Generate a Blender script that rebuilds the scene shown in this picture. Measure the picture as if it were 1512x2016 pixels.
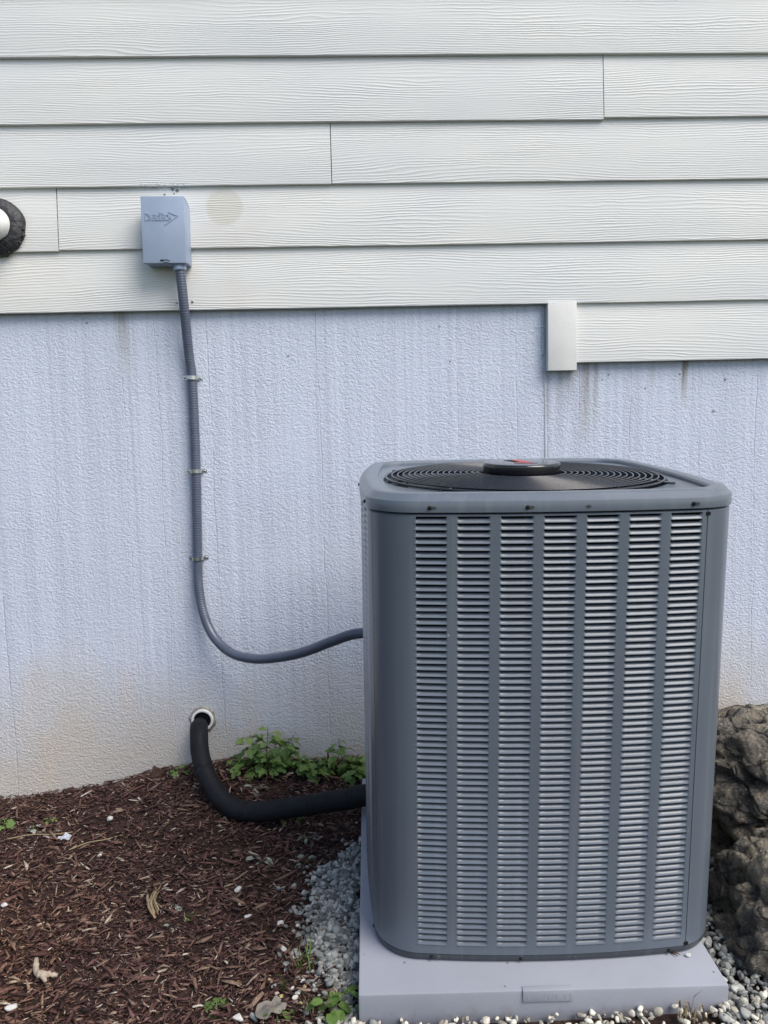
import bpy, bmesh, math, random
import numpy as np
from mathutils import Vector, Matrix, noise
for o in list(bpy.data.objects): bpy.data.objects.remove(o)
SC = bpy.context.scene
COL = SC.collection
R = math.radians
random.seed(7); rng = np.random.default_rng(11)

# ------------------------------------------------------------------ camera
CM = np.array([[0.99895,-0.02788,0.03639],[-0.0389,-0.09516,0.9947],[-0.02427,-0.99507,-0.09614]])  # right, down, forward
CP = np.array([0.0,-2.6764,1.25]); F = 1514.0
cam_d = bpy.data.cameras.new('camera'); cam = bpy.data.objects.new('camera', cam_d); COL.objects.link(cam)
cam_d.sensor_fit = 'VERTICAL'; cam_d.sensor_height = 36.0; cam_d.lens = 36.0*F/2016.0
cam_d.clip_start = 0.02; cam_d.clip_end = 400
cam.matrix_world = Matrix(((CM[0,0],-CM[0,1],-CM[0,2],CP[0]),(CM[1,0],-CM[1,1],-CM[1,2],CP[1]),(CM[2,0],-CM[2,1],-CM[2,2],CP[2]),(0,0,0,1)))
SC.camera = cam
# ------------------------------------------------------------------ light
SUN_EL, SUN_AZ = R(50), R(132)          # azimuth clockwise from +Y (into the wall)
W = bpy.data.worlds.new("World"); SC.world = W; W.use_nodes = True
wn = W.node_tree; wn.nodes.clear()
sky = wn.nodes.new('ShaderNodeTexSky'); sky.sky_type = 'NISHITA'; sky.sun_disc = False
sky.sun_elevation = SUN_EL; sky.sun_rotation = SUN_AZ; sky.air_density = 1.0; sky.dust_density = 2.0; sky.ozone_density = 1.0
bg = wn.nodes.new('ShaderNodeBackground'); bg.inputs['Strength'].default_value = 0.072
wo = wn.nodes.new('ShaderNodeOutputWorld')
wn.links.new(sky.outputs[0], bg.inputs[0]); wn.links.new(bg.outputs[0], wo.inputs[0])
sd = bpy.data.lights.new('sun','SUN'); sd.energy = 1.5; sd.angle = R(42); sd.color = (1.0,0.94,0.86)
so = bpy.data.objects.new('sun', sd); COL.objects.link(so)
dv = Vector((math.sin(SUN_AZ)*math.cos(SUN_EL), math.cos(SUN_AZ)*math.cos(SUN_EL), math.sin(SUN_EL)))
so.rotation_euler = dv.to_track_quat('Z','Y').to_euler(); so.location = (3,-4,5)
SC.view_settings.view_transform = 'Standard'; SC.view_settings.look = 'None'
SC.view_settings.exposure = 1.36; SC.view_settings.gamma = 1.0; SC.view_settings.use_curve_mapping = False
SC.render.engine = 'CYCLES'

# ------------------------------------------------------------------ helpers
def at(u, v, y):
    """the point of the plane Y = y that stands at this place of the survey photograph"""
    d = CM @ np.array([(u-756.)/F, (v-1008.)/F, 1.]); t = (y-CP[1])/d[1]
    return Vector(CP + d*t)
def ss(a, b, x):
    t = min(1, max(0, (x-a)/(b-a))); return t*t*(3-2*t)
def mesh(name, verts, faces, smooth=False):
    m = bpy.data.meshes.new(name); m.from_pydata([tuple(v) for v in verts], [], [tuple(f) for f in faces]); m.update()
    if smooth: m.polygons.foreach_set('use_smooth', [True]*len(m.polygons))
    return m
def link(name, m, mat=None, parent=None):
    o = bpy.data.objects.new(name, m); COL.objects.link(o)
    if mat and not m.materials: m.materials.append(mat)
    if parent: o.parent = parent
    return o
def empty(name, loc=(0,0,0), mw=None):
    o = bpy.data.objects.new(name, None); COL.objects.link(o); o.empty_display_size = .05
    if mw is not None: o.matrix_world = mw
    else: o.location = loc
    return o
def tag(o, label=None, cat=None, group=None, kind=None):
    if label: o['label'] = label
    if cat: o['category'] = cat
    if group: o['group'] = group
    if kind: o['kind'] = kind
    return o
class MB:
    def __init__(s): s.v=[]; s.f=[]
    def add(s, v, f):
        n=len(s.v); s.v += [Vector(x) for x in v]; s.f += [tuple(i+n for i in q) for q in f]; return s
    def box(s, a, b, bev=0):
        (x0,y0,z0),(x1,y1,z1)=a,b
        if not bev:
            v=[(x0,y0,z0),(x1,y0,z0),(x1,y1,z0),(x0,y1,z0),(x0,y0,z1),(x1,y0,z1),(x1,y1,z1),(x0,y1,z1)]
            return s.add(v,[(0,3,2,1),(4,5,6,7),(0,1,5,4),(1,2,6,5),(2,3,7,6),(3,0,4,7)])
        bm=bmesh.new(); bmesh.ops.create_cube(bm,size=1)
        for w in bm.verts: w.co=Vector(((x0+x1)/2+w.co.x*(x1-x0),(y0+y1)/2+w.co.y*(y1-y0),(z0+z1)/2+w.co.z*(z1-z0)))
        bmesh.ops.bevel(bm,geom=list(bm.edges),offset=bev,segments=2,profile=.6,affect='EDGES')
        bm.verts.index_update(); s.add([w.co.copy() for w in bm.verts],[[w.index for w in q.verts] for q in bm.faces]); bm.free(); return s
    def tube(s, pts, rad, n=12, cap=True):
        pts=[Vector(p) for p in pts]; N=len(pts); rad=[rad]*N if not hasattr(rad,'__len__') else rad
        t=[(pts[min(i+1,N-1)]-pts[max(i-1,0)]).normalized() for i in range(N)]
        u=t[0].orthogonal().normalized(); V=[]; Fc=[]
        for i in range(N):
            u=(u-t[i]*u.dot(t[i])).normalized(); w=t[i].cross(u)
            for k in range(n):
                a=2*math.pi*k/n; V.append(pts[i]+(u*math.cos(a)+w*math.sin(a))*rad[i])
        for i in range(N-1):
            for k in range(n): Fc.append((i*n+k,i*n+(k+1)%n,(i+1)*n+(k+1)%n,(i+1)*n+k))
        if cap: Fc.append(tuple(range(n-1,-1,-1))); Fc.append(tuple((N-1)*n+k for k in range(n)))
        return s.add(V,Fc)
    def lathe(s, prof, n=32, mw=Matrix(), cap=False):
        V=[];Fc=[];N=len(prof)
        for r,z in prof:
            for k in range(n):
                a=2*math.pi*k/n; V.append(mw@Vector((r*math.cos(a),r*math.sin(a),z)))
        for i in range(N-1):
            for k in range(n): Fc.append((i*n+k,i*n+(k+1)%n,(i+1)*n+(k+1)%n,(i+1)*n+k))
        if cap: Fc.append(tuple((N-1)*n+k for k in range(n)))
        return s.add(V,Fc)
    def build(s, name, mat, parent=None, smooth=False):
        return link(name, mesh(name,s.v,s.f,smooth), mat, parent)
def smooth_by_angle(o, deg=35):
    m=o.data
    m.polygons.foreach_set('use_smooth',[True]*len(m.polygons))
    bm=bmesh.new(); bm.from_mesh(m); lim=R(deg)
    for e in bm.edges:
        if len(e.link_faces)==2 and e.calc_face_angle(0)>lim: e.smooth=False
    bm.to_mesh(m); bm.free(); return o
def catmull(P, step):
    P=[Vector(p) for p in P]; P=[P[0]*2-P[1]]+P+[P[-1]*2-P[-2]]; out=[]
    for i in range(1,len(P)-2):
        a,b,c,d=P[i-1:i+3]; n=max(2,int((c-b).length/step*1.5))
        for k in range(n):
            t=k/n; out.append(.5*((2*b)+(c-a)*t+(2*a-5*b+4*c-d)*t*t+(3*b-a-3*c+d)*t**3))
    out.append(P[-2]); L=[0]
    for i in range(1,len(out)): L.append(L[-1]+(out[i]-out[i-1]).length)
    n=max(2,int(L[-1]/step)); res=[]; j=0
    for k in range(n+1):
        s=L[-1]*k/n
        while j<len(L)-2 and L[j+1]<s: j+=1
        t=(s-L[j])/max(1e-9,L[j+1]-L[j]); res.append(out[j].lerp(out[j+1],min(1,t)))
    return res
# ---- materials
class NT:
    def __init__(s, name):
        s.m=bpy.data.materials.new(name); s.m.use_nodes=True; s.t=s.m.node_tree; s.t.nodes.clear()
        s.out=s.n('ShaderNodeOutputMaterial'); s.b=s.n('ShaderNodeBsdfPrincipled'); s.l(s.b.outputs[0], s.out.inputs[0])
        s.co=s.n('ShaderNodeTexCoord'); s.obj=s.co.outputs['Object']
    def n(s,t): return s.t.nodes.new(t)
    def l(s,a,b): s.t.links.new(a,b)
    def put(s,v,sock):
        if isinstance(v,bpy.types.NodeSocket): s.l(v,sock)
        elif isinstance(v,(tuple,list)) and sock.type=='RGBA' and len(v)==3: sock.default_value=(*v,1)
        else: sock.default_value=v
    def math(s,op,a,b=0.,c=0.,clamp=False):
        k=s.n('ShaderNodeMath'); k.operation=op; k.use_clamp=clamp
        for i,v in enumerate((a,b,c)): s.put(v,k.inputs[i])
        return k.outputs[0]
    def sep(s,v):
        k=s.n('ShaderNodeSeparateXYZ'); s.l(v,k.inputs[0]); return k.outputs
    def comb(s,x,y,z):
        k=s.n('ShaderNodeCombineXYZ')
        for i,v in enumerate((x,y,z)): s.put(v,k.inputs[i])
        return k.outputs[0]
    def map(s,v,scale=(1,1,1),rot=(0,0,0),loc=(0,0,0)):
        k=s.n('ShaderNodeMapping'); s.l(v,k.inputs[0]); k.inputs['Scale'].default_value=scale; k.inputs['Rotation'].default_value=rot; k.inputs['Location'].default_value=loc; return k.outputs[0]
    def noise(s,v,scale,detail=3.,rough=.55,dist=0.):
        k=s.n('ShaderNodeTexNoise'); s.l(v,k.inputs['Vector']); k.inputs['Scale'].default_value=scale; k.inputs['Detail'].default_value=detail
        k.inputs['Roughness'].default_value=rough; k.inputs['Distortion'].default_value=dist; return k.outputs[0]
    def voro(s,v,scale,feat='F1'):
        k=s.n('ShaderNodeTexVoronoi'); k.feature=feat; s.l(v,k.inputs['Vector']); k.inputs['Scale'].default_value=scale; return k.outputs['Distance']
    def ramp(s,f,stops,interp='LINEAR'):
        k=s.n('ShaderNodeValToRGB'); k.color_ramp.interpolation=interp; e=k.color_ramp.elements
        while len(e)<len(stops): e.new(.5)
        for i,(p,c) in enumerate(stops):
            e[i].position=p; e[i].color=(*c,1) if hasattr(c,'__len__') else (c,c,c,1)
        s.put(f,k.inputs[0]); return k.outputs[0]
    def rng(s,v,a,b,c=0.,d=1.):
        k=s.n('ShaderNodeMapRange'); s.put(v,k.inputs[0])
        for i,x in enumerate((a,b,c,d)): k.inputs[i+1].default_value=x
        return k.outputs[0]
    def mix(s,f,a,b,mode='MIX'):
        k=s.n('ShaderNodeMix'); k.data_type='RGBA'; k.blend_type=mode; s.put(f,k.inputs[0]); s.put(a,k.inputs[6]); s.put(b,k.inputs[7]); return k.outputs[2]
    def bump(s,h,dist,strength=1.,prev=None):
        k=s.n('ShaderNodeBump'); s.put(h,k.inputs['Height']); k.inputs['Distance'].default_value=dist; k.inputs['Strength'].default_value=strength
        if prev is not None: s.l(prev,k.inputs['Normal'])
        return k.outputs[0]
    def fin(s,col,rough=.6,normal=None,spec=.5,metal=0.,**kw):
        s.put(col,s.b.inputs['Base Color']); s.put(rough,s.b.inputs['Roughness']); s.b.inputs['Specular IOR Level'].default_value=spec
        s.b.inputs['Metallic'].default_value=metal
        if normal is not None: s.l(normal,s.b.inputs['Normal'])
        for k,v in kw.items(): s.put(v,s.b.inputs[k.replace('_',' ')])
        return s.m
def simple(name,col,rough=.5,spec=.5,metal=0.,var=.12,vs=30.,bump=0.,bs=200.):
    t=NT(name); nz=t.noise(t.obj,vs,4.)
    c=t.mix(1.,col,t.ramp(nz,[(.3,1-var),(.7,1+var)]),'MULTIPLY')
    rr=t.rng(t.noise(t.obj,vs*.5,3.),.3,.7,rough*.85,min(1,rough*1.15))
    nb=t.bump(t.noise(t.obj,bs,3.),bump) if bump else None
    return t.fin(c,rr,nb,spec,metal)

def streaks(t, x, z, lst, wob):
    tot=None
    for x0,w,zt,ln,k in lst:
        dx=t.math('DIVIDE',t.math('ADD',t.math('SUBTRACT',x,x0),wob),w)
        g=t.math('EXPONENT',t.math('MULTIPLY',t.math('MULTIPLY',dx,dx),-1.))
        f=t.rng(z,zt-ln,zt-ln*.15,0.,1.); f2=t.rng(z,zt-.005,zt+.03,1.,0.) if False else 1.
        mk=t.math('MULTIPLY',t.math('MULTIPLY',g,f),k)
        tot=mk if tot is None else t.math('ADD',tot,mk)
    return tot
def discs(t, x, z, lst, soft=.15):
    tot=None
    for x0,z0,r,k in lst:
        dx=t.math('SUBTRACT',x,x0); dz=t.math('SUBTRACT',z,z0)
        d=t.math('SQRT',t.math('ADD',t.math('MULTIPLY',dx,dx),t.math('MULTIPLY',dz,dz)))
        mk=t.math('MULTIPLY',t.rng(d,r*(1-soft),r*(1+soft),1.,0.),k)
        tot=mk if tot is None else t.math('ADD',tot,mk)
    return tot

def mat_siding():
    t=NT('painted_cedar_grain'); x,y,z=t.sep(t.obj)
    oi=t.n('ShaderNodeObjectInfo'); rn=oi.outputs['Random']; off=t.math('MULTIPLY',rn,37.)
    p=t.comb(t.math('ADD',t.math('MULTIPLY',x,.75),off),off,t.math('MULTIPLY',z,5.2))
    n1=t.noise(p,1.,2.,.45)
    p2=t.comb(t.math('ADD',t.math('MULTIPLY',x,7.),off),0.,t.math('MULTIPLY',z,40.))
    n2=t.noise(p2,1.,2.)
    ph=t.math('ADD',t.math('ADD',t.math('MULTIPLY',z,120.),t.math('MULTIPLY',n1,14.)),t.math('MULTIPLY',n2,1.6))
    s=t.math('SINE',t.math('MULTIPLY',ph,6.2832))
    am=t.rng(t.noise(t.comb(t.math('ADD',t.math('MULTIPLY',x,2.5),off),3.,t.math('MULTIPLY',z,16.)),1.,3.),.35,.65,.15,1.)
    h=t.math('MULTIPLY',t.math('POWER',t.math('ADD',t.math('MULTIPLY',s,.5),.5),2.2),am)
    fine=t.noise(t.comb(t.math('MULTIPLY',x,18.),off,t.math('MULTIPLY',z,420.)),1.,3.)
    b=t.bump(t.math('ADD',h,t.math('MULTIPLY',fine,.25)),.00085)
    dirt=t.noise(t.comb(t.math('MULTIPLY',x,1.6),off,t.math('MULTIPLY',z,3.)),1.,5.)
    c=t.mix(1.,(.69,.70,.69),t.ramp(dirt,[(.3,(.93,.945,.965)),(.5,(.985,.985,.985)),(.68,(1.03,1.025,1.0))]),'MULTIPLY')
    c=t.mix(1.,c,t.ramp(rn,[(0.,(.965,.97,.98)),(1.,(1.02,1.02,1.01))]),'MULTIPLY')
    # grime kept in the grain
    gr=t.math('MULTIPLY',t.rng(h,.5,1.,0.,1.),.03); c=t.mix(gr,c,(.45,.45,.46))
    # round trace of an old fitting, rust dusting, scraped caulk above the box
    P=at(441,406,0.0); stain=discs(t,x,z,[(P.x,P.z,.061,.62)],.10)
    c=t.mix(stain,c,(.555,.545,.475))
    sp=t.noise(t.obj,9.,5.); Q=at(440,520,0.0)
    rust=t.math('MULTIPLY',discs(t,x,z,[(Q.x,Q.z,.16,.22),(at(60,550,0).x,at(60,550,0).z,.12,.14)],.9),t.rng(sp,.42,.62,0.,1.))
    c=t.mix(rust,c,(.62,.50,.40))
    cs=None
    for (a0,a1,b0,b1,k) in [(at(275,360,0).x,at(368,360,0).x,at(300,371,0).z,at(300,360,0).z,1.0)]:
        mx=t.math('MULTIPLY',t.rng(x,a0-.004,a0+.004),t.rng(x,a1-.004,a1+.004,1.,0.)); mz=t.math('MULTIPLY',t.rng(z,b0-.003,b0+.003),t.rng(z,b1-.004,b1+.004,1.,0.))
        cs=t.math('MULTIPLY',t.math('MULTIPLY',mx,mz),t.rng(t.noise(t.map(t.obj,(1,1,2)),110.,3.),.5,.56,0.,1.))
    c=t.mix(t.math('MULTIPLY',cs,.7),c,(.33,.34,.30))
    A=[(*(lambda p:(p.x,p.z))(at(u,v,0)),r,.9) for u,v,r in [(322,381,.0035),(341,379,.003),(347,373,.006),(338,371,.005)]]
    c=t.mix(t.math('MINIMUM',discs(t,x,z,A,.4),1.),c,(.10,.10,.09))
    spk=t.voro(t.obj,9.); c=t.mix(t.rng(spk,.012,.02,.35,0.),c,(.2,.2,.2))
    return t.fin(c,.62,b,.35)

def mat_foundation():
    t=NT('rough_painted_concrete'); x,y,z=t.sep(t.obj)
    big=t.noise(t.obj,1.3,4.); med=t.noise(t.map(t.obj,(1,1,.35)),6.,5.)
    c=t.mix(big,(.52,.575,.69),(.575,.625,.725))
    vs=t.noise(t.map(t.obj,(52,1,.5)),1.,4.,.6)
    c=t.mix(1.,c,t.ramp(vs,[(.28,(.87,.87,.87)),(.5,(.98,.98,.98)),(.75,(1.08,1.08,1.07))]),'MULTIPLY')
    # form lines
    wob=t.math('MULTIPLY',t.math('SUBTRACT',t.noise(t.map(t.obj,(.6,1,2.2)),1.,3.),.5),.045)
    xl=t.math('ADD',x,wob)
    ln=None; rr=random.Random(3)
    for i in range(17):
        x0=-1.4+i*.18+rr.uniform(-.085,.085); w=rr.choice([.0013,.0018,.0024]); k=rr.choice([.15,.25,.4,.75])
        d=t.math('ABSOLUTE',t.math('SUBTRACT',xl,x0)); m=t.math('MULTIPLY',t.rng(d,w*.3,w*1.5,1.,0.),k)
        ln=m if ln is None else t.math('MAXIMUM',ln,m)
    brk=t.rng(t.noise(t.map(t.obj,(6,1,9)),1.,4.),.36,.56,0.,1.); ln=t.math('MULTIPLY',ln,brk)
    c=t.mix(t.math('MULTIPLY',ln,.28),c,(.28,.28,.32))
    # brown and grey run marks under the siding
    L=[]
    for u,v0,v1,w,k in [(240,600,775,.020,.55),(228,600,700,.012,.3),(1100,725,930,.012,.40),(1152,722,890,.016,.75),(1172,722,850,.010,.5),(1350,712,815,.010,.8),(1345,712,790,.006,.6),(1285,712,790,.008,.35),(940,600,720,.03,.12),(1118,728,830,.020,.5),(1077,735,1150,.009,.55),(1068,735,1000,.006,.25)]:
        a=at(u,v0,.028); b=at(u,v1,.028); L.append((a.x,w,a.z,a.z-b.z,k))
    st=streaks(t,x,z,L,t.math('MULTIPLY',t.math('SUBTRACT',t.noise(t.map(t.obj,(2,1,5)),1.,3.),.5),.02))
    st=t.math('MULTIPLY',st,t.rng(t.noise(t.map(t.obj,(130,1,5)),1.,3.),.34,.58,.45,1.15),clamp=True)
    c=t.mix(st,c,(.235,.215,.195))
    # soil splash and warm bounce light painted over the lowest half metre, sandy patches
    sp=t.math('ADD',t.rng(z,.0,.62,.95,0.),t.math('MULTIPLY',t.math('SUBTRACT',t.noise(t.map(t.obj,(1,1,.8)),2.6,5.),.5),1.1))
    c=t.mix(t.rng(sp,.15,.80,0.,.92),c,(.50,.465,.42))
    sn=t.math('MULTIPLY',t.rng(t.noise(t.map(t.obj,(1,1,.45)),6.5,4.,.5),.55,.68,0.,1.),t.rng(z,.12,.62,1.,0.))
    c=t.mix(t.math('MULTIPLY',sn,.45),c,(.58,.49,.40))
    fl=t.noise(t.obj,30.,3.); c=t.mix(t.rng(fl,.70,.76,0.,.28),c,(.62,.55,.48))
    # pin holes and specks
    pv=t.voro(t.map(t.obj,(1,1,1)),17.); c=t.mix(t.rng(pv,.022,.045,.65,0.),c,(.12,.12,.13))
    A=[(*(lambda p:(p.x,p.z))(at(u,v,.028)),r*.62,.85) for u,v,r in [(171,636,.006),(567,701,.006),(865,643,.005),(886,712,.005),(1198,738,.006),(1185,748,.005),(1270,765,.006),(1338,737,.006),(1404,810,.009),(1427,748,.008),(1050,580,.005)]]
    c=t.mix(t.math('MINIMUM',discs(t,x,z,A,.5),1.),c,(.13,.13,.14))
    # rough stucco like relief
    wv=t.map(t.obj,(1,1,1.25),(0,R(24),0))
    h1=t.noise(wv,120.,3.,.55,.15); h2=t.noise(wv,280.,3.,.6)
    sm=t.rng(t.noise(t.obj,3.2,3.),.3,.7,.65,1.)
    top=t.rng(z,1.62,1.72,1.,.35)
    h=t.math('MULTIPLY',t.math('ADD',h1,t.math('MULTIPLY',h2,.45)),t.math('MULTIPLY',sm,top))
    h=t.math('SUBTRACT',h,t.math('MULTIPLY',ln,.3))
    c=t.mix(t.rng(h1,.28,.42,.22,0.),c,(.33,.34,.40))
    return t.fin(c,.85,t.bump(h,.0056,.95),.25)

def mat_ac(name,col,rough=.36):
    t=NT(name); big=t.noise(t.obj,3.,4.); sc=t.noise(t.map(t.obj,(1,1,.12)),40.,4.)
    c=t.mix(1.,col,t.ramp(big,[(.3,.93),(.7,1.06)]),'MULTIPLY')
    wm=t.noise(t.map(t.obj,(38,38,1.2)),1.,4.,.6); c=t.mix(t.rng(wm,.52,.72,0.,.10),c,(.33,.33,.33))
    dust=t.voro(t.obj,26.); c=t.mix(t.rng(dust,.018,.03,.6,0.),c,(.42,.42,.42))
    spl=t.voro(t.map(t.obj,(1,1,.8)),11.); c=t.mix(t.rng(spl,.016,.024,.7,0.),c,(.5,.5,.48))
    z=t.sep(t.obj)[2]
    r=t.math('ADD',t.rng(sc,.3,.7,rough*.95,rough*1.06),t.rng(z,.0,.2,.10,0.))
    op=t.noise(t.obj,380.,2.)
    return t.fin(c,r,t.bump(op,.00006),.5,Coat_Weight=.35,Coat_Roughness=.16)

def mat_mulch():
    t=NT('shredded_bark'); g=t.n('ShaderNodeNewGeometry'); ri=g.outputs['Random Per Island']
    c=t.ramp(ri,[(0.,(.026,.015,.014)),(.22,(.058,.031,.029)),(.45,(.092,.047,.042)),(.66,(.128,.070,.059)),(.84,(.17,.11,.085)),(.93,(.24,.17,.125)),(.975,(.34,.28,.22)),(1.,(.48,.44,.39))])
    f=t.noise(t.map(t.obj,(1,1,1)),160.,4.); c=t.mix(1.,c,t.ramp(f,[(.3,.6),(.7,1.25)]),'MULTIPLY')
    x=t.sep(t.obj)[0]; nn=t.noise(t.obj,2.2,3.)
    # warm light at the front left painted into the chips; dry is its mask
    dry=t.math('MULTIPLY',t.rng(t.math('ADD',x,t.math('MULTIPLY',nn,.6)),-.35,-.95,0.,1.),t.rng(t.sep(t.obj)[1],-.35,-.85,0.,1.))
    c=t.mix(t.math('MULTIPLY',dry,.65),c,t.mix(1.,c,(1.55,1.28,.85),'MULTIPLY'))
    return t.fin(c,.85,t.bump(f,.0012),.2)
def mat_ground():
    t=NT('soil'); n=t.noise(t.obj,38.,6.,.65); c=t.ramp(n,[(.3,(.018,.011,.009)),(.55,(.048,.028,.023)),(.75,(.085,.054,.041))])
    y=t.sep(t.obj)[1]; gn=t.noise(t.obj,14.,5.)
    grass=t.ramp(gn,[(.3,(.03,.05,.015)),(.7,(.075,.11,.035))])
    m=t.rng(t.math('ADD',y,t.noise(t.obj,1.5,3.)),-2.6,-3.0,0.,1.)
    return t.fin(t.mix(m,c,grass),.9,t.bump(n,.02),.2)
def mat_gravel(name='pale_gravel',lo=(.16,.168,.163),hi=(.34,.345,.325)):
    t=NT(name); g=t.n('ShaderNodeNewGeometry'); ri=g.outputs['Random Per Island']
    c=t.ramp(ri,[(0.,tuple(v*.55 for v in lo)),(.25,lo),(.75,hi),(1.,tuple(min(.7,v*1.3) for v in hi))]); f=t.noise(t.obj,130.,5.)
    c=t.mix(1.,c,t.ramp(f,[(.3,.72),(.7,1.15)]),'MULTIPLY')
    return t.fin(c,.75,t.bump(f,.0015),.3)
def mat_rock():
    t=NT('weathered_limestone'); a=t.noise(t.obj,5.,8.,.65,.5); b=t.noise(t.map(t.obj,(1,1,2.2)),22.,7.,.7); f=t.noise(t.obj,120.,5.)
    c=t.ramp(a,[(.30,(.055,.053,.05)),(.43,(.165,.155,.135)),(.54,(.35,.31,.24)),(.67,(.56,.515,.42))])
    c=t.mix(t.rng(b,.52,.68,0.,.85),c,(.40,.33,.23))
    c=t.mix(t.rng(b,.44,.34,0.,.9),c,(.045,.045,.042))
    c=t.mix(t.rng(f,.60,.70,0.,.7),c,(.55,.54,.50))
    mo=t.math('MULTIPLY',t.rng(t.noise(t.obj,4.,4.),.55,.65,0.,1.),t.rng(t.noise(t.obj,60.,3.),.45,.6,0.,1.)); c=t.mix(t.math('MULTIPLY',mo,.6),c,(.09,.10,.045))
    pit=t.voro(t.obj,26.); pk=t.rng(pit,.06,.20,0.,1.); ps=t.rng(t.noise(t.obj,6.,2.),.5,.6,0.,1.)
    pitd=t.math('MULTIPLY',t.math('SUBTRACT',1.,pk),ps)
    c=t.mix(t.math('MULTIPLY',pitd,.8),c,(.035,.033,.028))
    cr=t.voro(t.map(t.obj,(1,1,1.8)),7.,'DISTANCE_TO_EDGE'); ck=t.rng(cr,.0,.05,1.,0.); c=t.mix(t.math('MULTIPLY',ck,.5),c,(.04,.04,.035))
    h=t.math('SUBTRACT',t.math('ADD',t.math('MULTIPLY',b,1.),t.math('MULTIPLY',f,.35)),t.math('ADD',t.math('MULTIPLY',pitd,.8),t.math('MULTIPLY',ck,.5)))
    f2=t.noise(t.obj,330.,4.,.7); v2=t.voro(t.obj,75.); c=t.mix(1.,c,t.ramp(f2,[(.32,.62),(.68,1.30)]),'MULTIPLY')
    h=t.math('ADD',h,t.math('ADD',t.math('MULTIPLY',f2,.16),t.math('MULTIPLY',v2,.35)))
    return t.fin(c,.9,t.bump(h,.04,1.),.25)
def mat_leaf(name,a,b):
    t=NT(name); oi=t.n('ShaderNodeObjectInfo'); f=t.noise(t.obj,90.,3.)
    c=t.mix(oi.outputs['Random'],a,b); c=t.mix(1.,c,t.ramp(f,[(.3,.8),(.7,1.2)]),'MULTIPLY')
    m=t.fin(c,.55,t.bump(f,.0008),.4)
    tr=t.n('ShaderNodeBsdfTranslucent'); t.put(t.mix(1.,c,(1.2,1.3,.6),'MULTIPLY'),tr.inputs[0]); ms=t.n('ShaderNodeMixShader'); ms.inputs[0].default_value=.28
    t.l(t.b.outputs[0],ms.inputs[1]); t.l(tr.outputs[0],ms.inputs[2]); t.l(ms.outputs[0],t.out.inputs[0]); return m

M=dict(
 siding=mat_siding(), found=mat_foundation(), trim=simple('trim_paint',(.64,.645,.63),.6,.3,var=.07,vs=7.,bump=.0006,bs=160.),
 ac=mat_ac('grey_enamel',(.098,.120,.150),.36), ac_dark=mat_ac('grey_enamel_base',(.030,.037,.047),.5),
 black=simple('black_wire',(.013,.0145,.019),.24,.7), core=simple('dark_coil',(.006,.007,.009),.7,.2), hub=simple('black_gloss',(.010,.011,.014),.035,.8,var=.05),
 blade=simple('fan_blade_grey',(.028,.029,.031),.45), screw=simple('dark_screw',(.02,.021,.024),.35,.5,.6), bright=simple('bright_screw',(.42,.43,.45),.3,.5,1.),
 pad=None, box=simple('grey_box_plastic',(.28,.345,.46),.45,.4,var=.06,vs=12.,bump=.0002,bs=300.), conduit=simple('grey_conduit',(.078,.094,.135),.30,.5,var=.1,vs=20.),
 zinc=simple('zinc_strap',(.58,.59,.60),.28,.5,1.,var=.25,vs=120.), foam=simple('black_foam',(.008,.009,.012),.65,.2,var=.3,vs=40.,bump=.0015,bs=90.),
 pvc=simple('white_pvc',(.78,.78,.76),.35,.5,var=.06,vs=25.), tar=simple('black_sealant',(.022,.023,.028),.55,.5,var=.4,vs=60.,bump=.006,bs=70.), mortar=simple('mortar',(.27,.26,.23),.9,.2,var=.35,vs=60.,bump=.004,bs=120.),
 mulch=mat_mulch(), ground=mat_ground(), gravel=mat_gravel(), gravel_front=mat_gravel('cream_gravel',(.32,.30,.25),(.58,.54,.46)), rock=mat_rock(),
 leaf=mat_leaf('leaf_green',(.085,.165,.045),(.20,.30,.08)), leaf_bright=mat_leaf('leaf_bright',(.075,.155,.03),(.14,.23,.055)), leaf_dry=mat_leaf('leaf_pale_dry',(.22,.26,.23),(.38,.40,.34)),
 stem=simple('stem_green',(.10,.13,.05),.6), straw=simple('dry_straw',(.27,.205,.12),.7), drift=simple('bleached_wood',(.33,.27,.21),.8,.2,var=.35,vs=60.,bump=.003,bs=60.), bark=simple('brown_bark',(.07,.042,.032),.85,.2,var=.5,vs=60.,bump=.003,bs=80.),
 red=simple('emblem_red',(.42,.022,.02),.3), silver=simple('emblem_silver',(.35,.35,.36),.3,.5,.5), deadleaf=simple('grey_dead_leaf',(.17,.155,.135),.8,.2,var=.3,vs=40.,bump=.002,bs=60.), stone=mat_gravel('white_stone',(.55,.54,.50),(.66,.64,.59)),
)
def mat_pad():
    t=NT('grey_pad_plastic'); f=t.noise(t.obj,420.,3.); b=t.noise(t.obj,5.,4.); c=t.mix(1.,(.27,.285,.33),t.ramp(b,[(.3,.93),(.7,1.05)]),'MULTIPLY')
    c=t.mix(t.rng(f,.55,.75,0.,.35),c,(.26,.26,.31)); z=t.sep(t.obj)[2]
    d=t.math('MULTIPLY',t.rng(z,-.085,-.02,1.,0.),t.rng(t.noise(t.obj,24.,5.),.55,.66,0.,1.)); c=t.mix(t.math('MULTIPLY',d,.6),c,(.16,.13,.10))
    s=t.voro(t.obj,19.); c=t.mix(t.rng(s,.04,.07,.7,0.),c,(.07,.06,.06))
    return t.fin(c,.62,t.bump(f,.0003),.35)
M['pad']=mat_pad()
def mat_clear():
    t=NT('clear_plastic'); f=t.noise(t.obj,60.,3.); return t.fin((.75,.80,.88),.12,t.bump(f,.004),.5,Alpha=.55)
M['clear']=mat_clear()

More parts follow.
